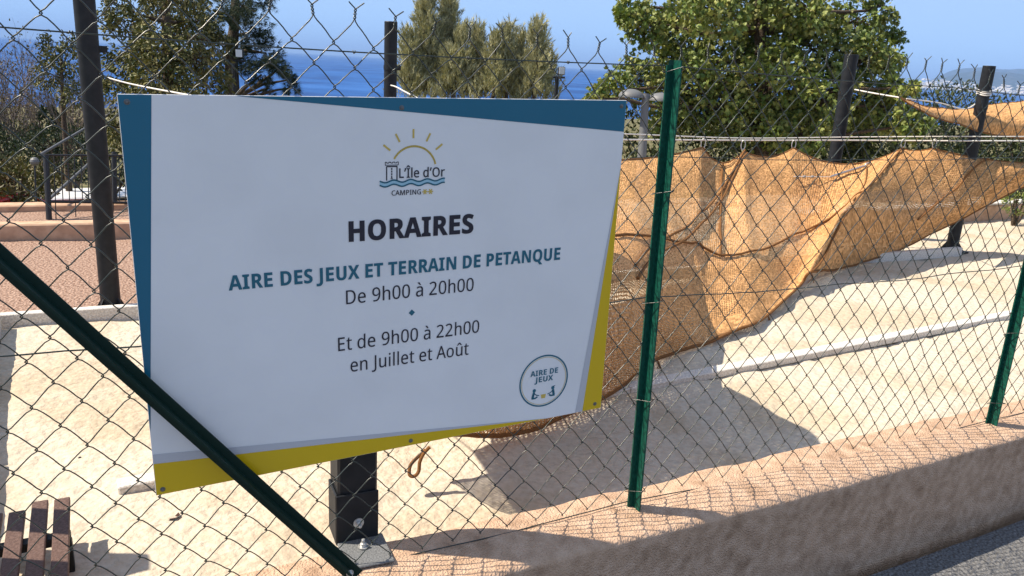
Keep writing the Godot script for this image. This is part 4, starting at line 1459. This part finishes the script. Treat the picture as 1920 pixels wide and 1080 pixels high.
func build_trees() -> void:
	var green := [Color(0.07, 0.12, 0.022), Color(0.14, 0.20, 0.04), Color(0.24, 0.27, 0.065), Color(0.35, 0.33, 0.10), Color(0.10, 0.15, 0.03)]
	var olive := [Color(0.04, 0.055, 0.016), Color(0.075, 0.09, 0.024), Color(0.13, 0.125, 0.035), Color(0.26, 0.22, 0.08), Color(0.06, 0.07, 0.02)]
	var pine := [Color(0.014, 0.030, 0.014), Color(0.025, 0.045, 0.02), Color(0.045, 0.06, 0.028)]
	var feather := [Color(0.33, 0.32, 0.17), Color(0.43, 0.41, 0.23), Color(0.52, 0.49, 0.30), Color(0.25, 0.25, 0.12)]
	var dull := [Color(0.13, 0.09, 0.05), Color(0.18, 0.13, 0.07), Color(0.10, 0.09, 0.04)]
	var dark := [Color(0.018, 0.03, 0.012), Color(0.035, 0.05, 0.018), Color(0.06, 0.075, 0.025)]
	# broad-leaved tree right of the board
	var cl := [[Vector3(9.174, 1.201, -13.254), 0.44, 445],
		[Vector3(10.312, 1.413, -14.054), 0.62, 702],
		[Vector3(8.338, 1.069, -12.535), 0.29, 243],
		[Vector3(10.741, 1.867, -13.961), 0.56, 648],
		[Vector3(9.553, 2.507, -12.854), 0.55, 756],
		[Vector3(9.44, 2.753, -13.336), 0.35, 324],
		[Vector3(11.02, 2.415, -13.615), 0.77, 1215],
		[Vector3(10.303, 1.48, -12.418), 0.72, 1215],
		[Vector3(10.216, 0.805, -12.681), 0.63, 864],
		[Vector3(10.158, 2.71, -11.718), 0.72, 1215],
		[Vector3(11.711, 1.935, -12.86), 0.87, 1552],
		[Vector3(11.043, 1.007, -12.263), 0.79, 1282],
		[Vector3(11.474, 3.299, -12.123), 0.91, 1350],
		[Vector3(12.496, 2.501, -12.724), 0.82, 1282],
		[Vector3(11.587, 1.569, -11.427), 0.80, 1552],
		[Vector3(11.589, 0.711, -11.613), 0.72, 1080],
		[Vector3(11.833, 2.912, -11.205), 0.68, 945],
		[Vector3(12.517, 2.199, -11.433), 0.77, 1147],
		[Vector3(12.106, 1.329, -10.763), 0.74, 1282],
		[Vector3(11.998, 0.643, -10.783), 0.60, 810],
		[Vector3(13.973, 2.795, -11.903), 0.65, 675],
		[Vector3(12.993, 2.038, -10.748), 0.60, 837],
		[Vector3(13.481, 1.262, -10.864), 0.73, 1107],
		[Vector3(14.301, 0.57, -11.721), 0.67, 810],
		[Vector3(14.913, 2.488, -11.945), 0.50, 486],
		[Vector3(14.468, 3.132, -11.665), 0.43, 351],
		[Vector3(14.084, 1.988, -10.942), 0.42, 445],
		[Vector3(13.444, 1.203, -10.226), 0.55, 756],
		[Vector3(13.361, 0.894, -9.815), 0.44, 486],
		[Vector3(14.16, 3.892, -12.827), 1.01, 675],
		[Vector3(10.76, 3.589, -13.174), 0.94, 675],
		[Vector3(13.223, 1.55, -9.961), 0.31, 297]]
	tree("plane_tree", "big broad-leaved tree with sunlit green and yellowing leaves", "", ground_at(Vector3(11.718, 0.06, -11.478)), [Vector3(11.756, 1.057, -11.776), Vector3(11.781, 2.451, -12.209), Vector3(11.927, 4.535, -12.679)], 0.2, cl, "plane", mats.leaf, green, Vector2(0.065, 0.125), 201, 0.45)
	# dense olive tree behind the left post
	var c2 := [[Vector3(0.692, 1.764, -14.299), 0.40, 714],
		[Vector3(0.617, 2.121, -14.567), 0.30, 442],
		[Vector3(1.288, 2.08, -15.775), 0.56, 1054],
		[Vector3(0.997, 1.471, -13.52), 0.50, 1275],
		[Vector3(0.699, 1.263, -15.174), 0.40, 714],
		[Vector3(1.744, 2.013, -15.244), 0.50, 952],
		[Vector3(1.59, 1.424, -13.478), 0.47, 1088],
		[Vector3(1.126, 1.024, -13.194), 0.49, 1275],
		[Vector3(0.681, 0.728, -14.015), 0.42, 816],
		[Vector3(1.872, 0.984, -14.626), 0.40, 714],
		[Vector3(0.529, 0.242, -14.823), 0.40, 646],
		[Vector3(1.454, 2.505, -13.782), 0.57, 1020],
		[Vector3(1.092, 2.616, -14.881), 0.52, 714],
		[Vector3(2.015, 1.681, -14.809), 0.31, 408],
		[Vector3(0.387, 1.011, -14.718), 0.22, 255],
		[Vector3(0.706, -0.11, -14.832), 0.40, 510],
		[Vector3(1.171, 0.26, -15.726), 0.57, 714]]
	tree("olive_tree", "dense olive-green tree behind the dark post beside the board", "", ground_at(Vector3(1.16, -0.204, -14.148)), [Vector3(1.238, 0.718, -14.401), Vector3(1.297, 1.973, -14.771), Vector3(1.379, 3.313, -15.155)], 0.13, c2, "oval", mats.leaf, olive, Vector2(0.05, 0.10), 202, 0.5)
	# pine
	var c3 := [[Vector3(2.745, 2.401, -19.938), 0.48, 234],
		[Vector3(3.414, 2.572, -20.096), 0.57, 297],
		[Vector3(3.447, 3.271, -22.035), 0.80, 297],
		[Vector3(3.898, 3.009, -21.034), 0.52, 234],
		[Vector3(2.55, 1.93, -19.919), 0.36, 144],
		[Vector3(3.626, 2.002, -20.402), 0.51, 234],
		[Vector3(3.946, 1.536, -20.221), 0.43, 198],
		[Vector3(3.959, 1.201, -19.126), 0.36, 162],
		[Vector3(4.497, 0.929, -20.513), 0.26, 99],
		[Vector3(3.602, 1.068, -19.135), 0.34, 108],
		[Vector3(3.008, 1.484, -20.441), 0.43, 153],
		[Vector3(3.446, 1.383, -20.557), 0.38, 135],
		[Vector3(2.725, 1.224, -20.632), 0.38, 117],
		[Vector3(4.45, 0.759, -20.03), 0.18, 54],
		[Vector3(4.075, 0.714, -20.682), 0.24, 54]]
	tree("pine_tree", "tall dark pine with a leaning trunk and drooping needle sprays", "", ground_at(Vector3(3.111, 0.022, -20.252)), [Vector3(3.201, 1.369, -20.634), Vector3(3.341, 2.231, -20.834), Vector3(3.574, 4.196, -21.337)], 0.2, c3, "needles", mats.needle, pine, Vector2(0.11, 0.2), 203, 0.6, null, 0.45)
	# feathery trees
	var fp := [[Vector3(8.765, 0.281, -22.002), [[Vector3(8.828, 1.023, -22.205), Vector3(9.025, 3.367, -22.849), 0.62, 1900], [Vector3(9.508, 1.039, -22.433), Vector3(9.791, 3.243, -22.986), 0.52, 1700], [Vector3(8.247, 0.717, -21.949), Vector3(8.343, 2.174, -22.364), 0.52, 1000], [Vector3(9.775, 0.741, -22.43), Vector3(10.029, 2.43, -22.833), 0.56, 1000], [Vector3(9.119, 0.652, -22.283), Vector3(9.277, 2.531, -22.799), 0.93, 1500], [Vector3(8.548, 0.483, -22.302), Vector3(8.729, 1.828, -22.634), 1.08, 1500], [Vector3(9.385, 0.553, -21.518), Vector3(9.423, 1.799, -21.896), 0.93, 1400]]],
		[Vector3(10.201, 0.366, -21.253), [[Vector3(9.726, 0.707, -21.619), Vector3(9.845, 2.441, -22.11), 0.40, 800], [Vector3(10.314, 0.71, -21.892), Vector3(10.433, 2.451, -22.385), 0.46, 1000], [Vector3(10.322, 0.768, -20.843), Vector3(10.516, 2.273, -21.221), 0.46, 900], [Vector3(10.313, 0.469, -22.052), Vector3(10.486, 1.696, -22.351), 1.08, 1500]]],
		[Vector3(11.294, 0.431, -20.683), [[Vector3(10.847, 0.773, -21.034), Vector3(10.993, 2.509, -21.511), 0.46, 1000], [Vector3(11.432, 0.776, -21.309), Vector3(11.601, 2.294, -21.704), 0.49, 1000], [Vector3(11.403, 0.904, -20.303), Vector3(11.584, 2.583, -20.742), 0.46, 1100], [Vector3(12.229, 0.765, -21.111), Vector3(12.359, 1.807, -21.374), 0.40, 700], [Vector3(11.108, 0.545, -21.174), Vector3(11.284, 1.827, -21.489), 0.93, 1400], [Vector3(11.561, 0.587, -20.706), Vector3(11.73, 1.783, -20.998), 0.93, 1400]]]]
	for k in fp.size():
		plume_tree("feathery_tree", ["tallest feathery olive-gold tree, right of the round post", "short feathery tree between the taller feathery ones", "feathery tree beside the floodlight pole, with pointed tips"][k], "feathery trees behind the board", ground_at(fp[k][0]), fp[k][1], feather, 300 + k, Vector2(0.16, 0.38))
	# leafless trees at the far left
	bare_tree("leafless grey-brown tree at the edge of the sea view", ground_at(Vector3(-1.997, -1.688, -26.009)), 5.5, 401, dull)
	bare_tree("leafless tree with reddish twigs left of the round post", ground_at(Vector3(-1.395, -1.94, -27.964)), 5.4, 402, dull)
	bare_tree("thin leafless tree directly behind the dark round post", ground_at(Vector3(-0.409, -1.45, -24.045)), 4.8, 403, dull)
	tree("small_tree", "small bushy tree showing left of the dark round post", "", ground_at(Vector3(-0.483, -0.878, -19.544)), [Vector3(-0.411, 0.218, -19.856), Vector3(-0.358, 1.203, -20.143)], 0.07, [[Vector3(-0.491, 1.413, -20.282), 0.35, 420], [Vector3(-0.262, 1.154, -20.075), 0.5, 620], [Vector3(-0.544, 0.856, -20.368), 0.42, 420], [Vector3(-0.115, 0.508, -19.789), 0.45, 420], [Vector3(-0.183, 1.486, -20.139), 0.3, 260]], "oval", mats.leaf, olive, Vector2(0.05, 0.1), 404)
	# hedges and bushes
	var hb := [[Vector3(-1.18, -0.891, -16.374), 0.7, 0.55, "ochre-green bush above the red car", 1], [Vector3(-1.929, -0.936, -16.765), 0.8, 0.6, "ochre-green bush at the edge of the view above the red car", 1], [Vector3(-0.642, -1.054, -21.936), 0.9, 0.9, "dark evergreen bush behind the sloping handrails", 0], [Vector3(-1.566, -1.181, -24.757), 1.0, 0.9, "dark evergreen bush under the leafless trees", 0], [Vector3(-2.323, -1.098, -24.012), 1.0, 0.9, "dark evergreen bush at the left end of the slope", 0], [Vector3(0.325, -0.83, -19.123), 0.8, 1.0, "dark evergreen bush between the post and the board", 0], [Vector3(-0.837, -0.811, -23.89), 0.3, 1.1, "narrow dark cypress-like bush rising behind the handrails", 0]]
	for k in hb.size():
		var p: Vector3 = hb[k][0]
		bush(hb[k][3], "bushes on the slope behind the terrace", Vector3(p.x, p.y - hb[k][2] * 0.55, p.z), hb[k][1], hb[k][2] * 1.25, 1500, "oval", dull + olive if hb[k][4] else pine, Vector2(0.06, 0.12), 500 + k)
	var rb := [[1215, 262, 17, 1.3], [1300, 265, 16, 1.2], [1390, 268, 18, 1.3], [1480, 262, 17, 1.3], [1570, 262, 18, 1.3], [1650, 258, 17, 1.3], [1730, 245, 18, 1.3], [1790, 240, 22, 1.5], [1850, 262, 18, 1.2], [1910, 268, 17, 1.1], [1980, 268, 18, 1.3]]
	var pos := [Vector3(10.614, 0.193, -13.889), Vector3(10.795, 0.293, -12.641), Vector3(13.104, 0.152, -13.71), Vector3(13.291, 0.352, -12.492), Vector3(15.035, 0.335, -12.725), Vector3(15.012, 0.497, -11.608), Vector3(16.763, 0.634, -11.886), Vector3(23.246, 0.827, -15.529), Vector3(18.03, 0.512, -11.162), Vector3(17.629, 0.543, -10.208), Vector3(19.415, 0.525, -10.418)]
	for k in pos.size():
		bush(["dark bush left of the green fence post", "dark bush right of the green fence post", "dark bush behind the first hooks of the cable", "dark bush under the broad-leaved tree", "dark bush beside the post before the tree", "dark bush right of the post before the tree", "rounded bush under the tip of the high orange sail", "domed bush against the hazy bay", "dark bush below the high orange sail", "dark bush right of the ringed post", "dark bush at the end of the court"][k], "bushes behind the shade cloth", pos[k] - Vector3(0, 1.1, 0), rb[k][3], 1.9, 1700, "oval", dark + [Color(0.10, 0.12, 0.04)], Vector2(0.07, 0.14), 600 + k)
	bush("small round green shrub on the kerb at the end of the court", "", Vector3(13.247, -0.303, -7.464), 0.28, 0.3, 500, "oval", green, Vector2(0.03, 0.06), 650)

# ---------------------------------------------------------------- bay and hills
func build_far() -> void:
	var nz := FastNoiseLite.new()
	nz.seed = 71; nz.frequency = 0.0011; nz.fractal_octaves = 4
	for q in [[9000.0, 1.0], [12500.0, 1.0]]:
		var b := MB.new()
		var rows := []
		var d: float = q[0]
		for s in 12:
			var r := []
			for k in 110:
				var g := lerpf(18.0, 62.0, k / 109.0)          # bearing right of straight ahead, in degrees from the fence's normal
				var dir := Vector3(sin(deg_to_rad(g + 29.0)), 0, -cos(deg_to_rad(g + 29.0)))
				var f := s / 11.0
				var rise := smoothstep(24.4, 27.2, g) * (d * 0.028 if d < 10000.0 else d * 0.031) * (0.82 + 0.28 * nz.get_noise_1d(k * 55.0 + d) + (0.12 if d > 10000.0 else 0.0) * sin(k * 0.12))
				var y := SEA - 6.0 + sin(f * PI * 0.92) * rise + nz.get_noise_2d(k * 40.0, s * 300.0 + d) * 30.0 * sin(f * PI) * smoothstep(24.4, 27.0, g)
				r.append(dir * (d + f * 2600.0) + Vector3(0, y, 0))
			rows.append(r)
		b.grid(rows)
		ground("hills", b, mats.hill)
	# the town along the shore: too far to tell one house from the next
	rng.seed = 81
	var xf := []
	var cc := []
	for k in 900:
		var g := rng.randf_range(24.8, 40.0)
		var up := pow(rng.randf(), 2.2)
		var dir := Vector3(sin(deg_to_rad(g + 29.0)), 0, -cos(deg_to_rad(g + 29.0)))
		var s := rng.randf_range(12.0, 34.0)
		xf.append(Transform3D(Basis(Vector3.UP, rng.randf() * PI).scaled(Vector3(s * 1.5, s * 0.7, s)), dir * (8985.0 + up * 520.0) + Vector3(0, SEA + 6.0 + up * 85.0, 0)))
		var w := rng.randf_range(0.45, 0.75)
		cc.append(Color(w, w * 0.93, w * 0.84))
	var hb := MB.new()
	hb.box(Vector3(0, 0.3, 0), Vector3(1, 0.6, 1))
	hb.prism(PackedVector2Array([Vector2(-0.5, 0.6), Vector2(0.5, 0.6), Vector2(0.0, 0.85)]), -0.5, 0.5)
	var wall := mat(Color.WHITE, 0.9)
	wall.vertex_color_use_as_albedo = true
	var o := cloud_of(hb.mesh(), wall, xf, cc, "far_town", self)
	o.set_meta("kind", "stuff")
	o.set_meta("label", "pale houses of a hazy town along the far shore")
	o.set_meta("category", "town")
	# sailing boat on the bay
	var bp := Vector3(4128.218, -26.619, -2955.606)
	bp.y = SEA
	var t := thing("sailing_boat", "tiny white sailing boat far out on the bay", "boat", "", bp)
	var h := MB.new()
	h.prism(PackedVector2Array([Vector2(-9, 2.0), Vector2(-7.5, 0.0), Vector2(7, 0.0), Vector2(10, 2.4)]), -2.0, 2.0)
	part("hull", h, mats.white, t)
	var m := MB.new()
	m.tube(PackedVector3Array([Vector3(0, 1, 0), Vector3(0, 23, 0)]), 0.2, 6)
	part("mast", m, mats.grey, t)
	var s := MB.new()
	s.prism(PackedVector2Array([Vector2(-0.4, 3.5), Vector2(-8.5, 3.5), Vector2(-0.4, 22)]), -0.1, 0.1)
	s.prism(PackedVector2Array([Vector2(0.4, 3.0), Vector2(8.8, 3.0), Vector2(0.4, 19)]), -0.1, 0.1)
	part("sail", s, mats.white, t)
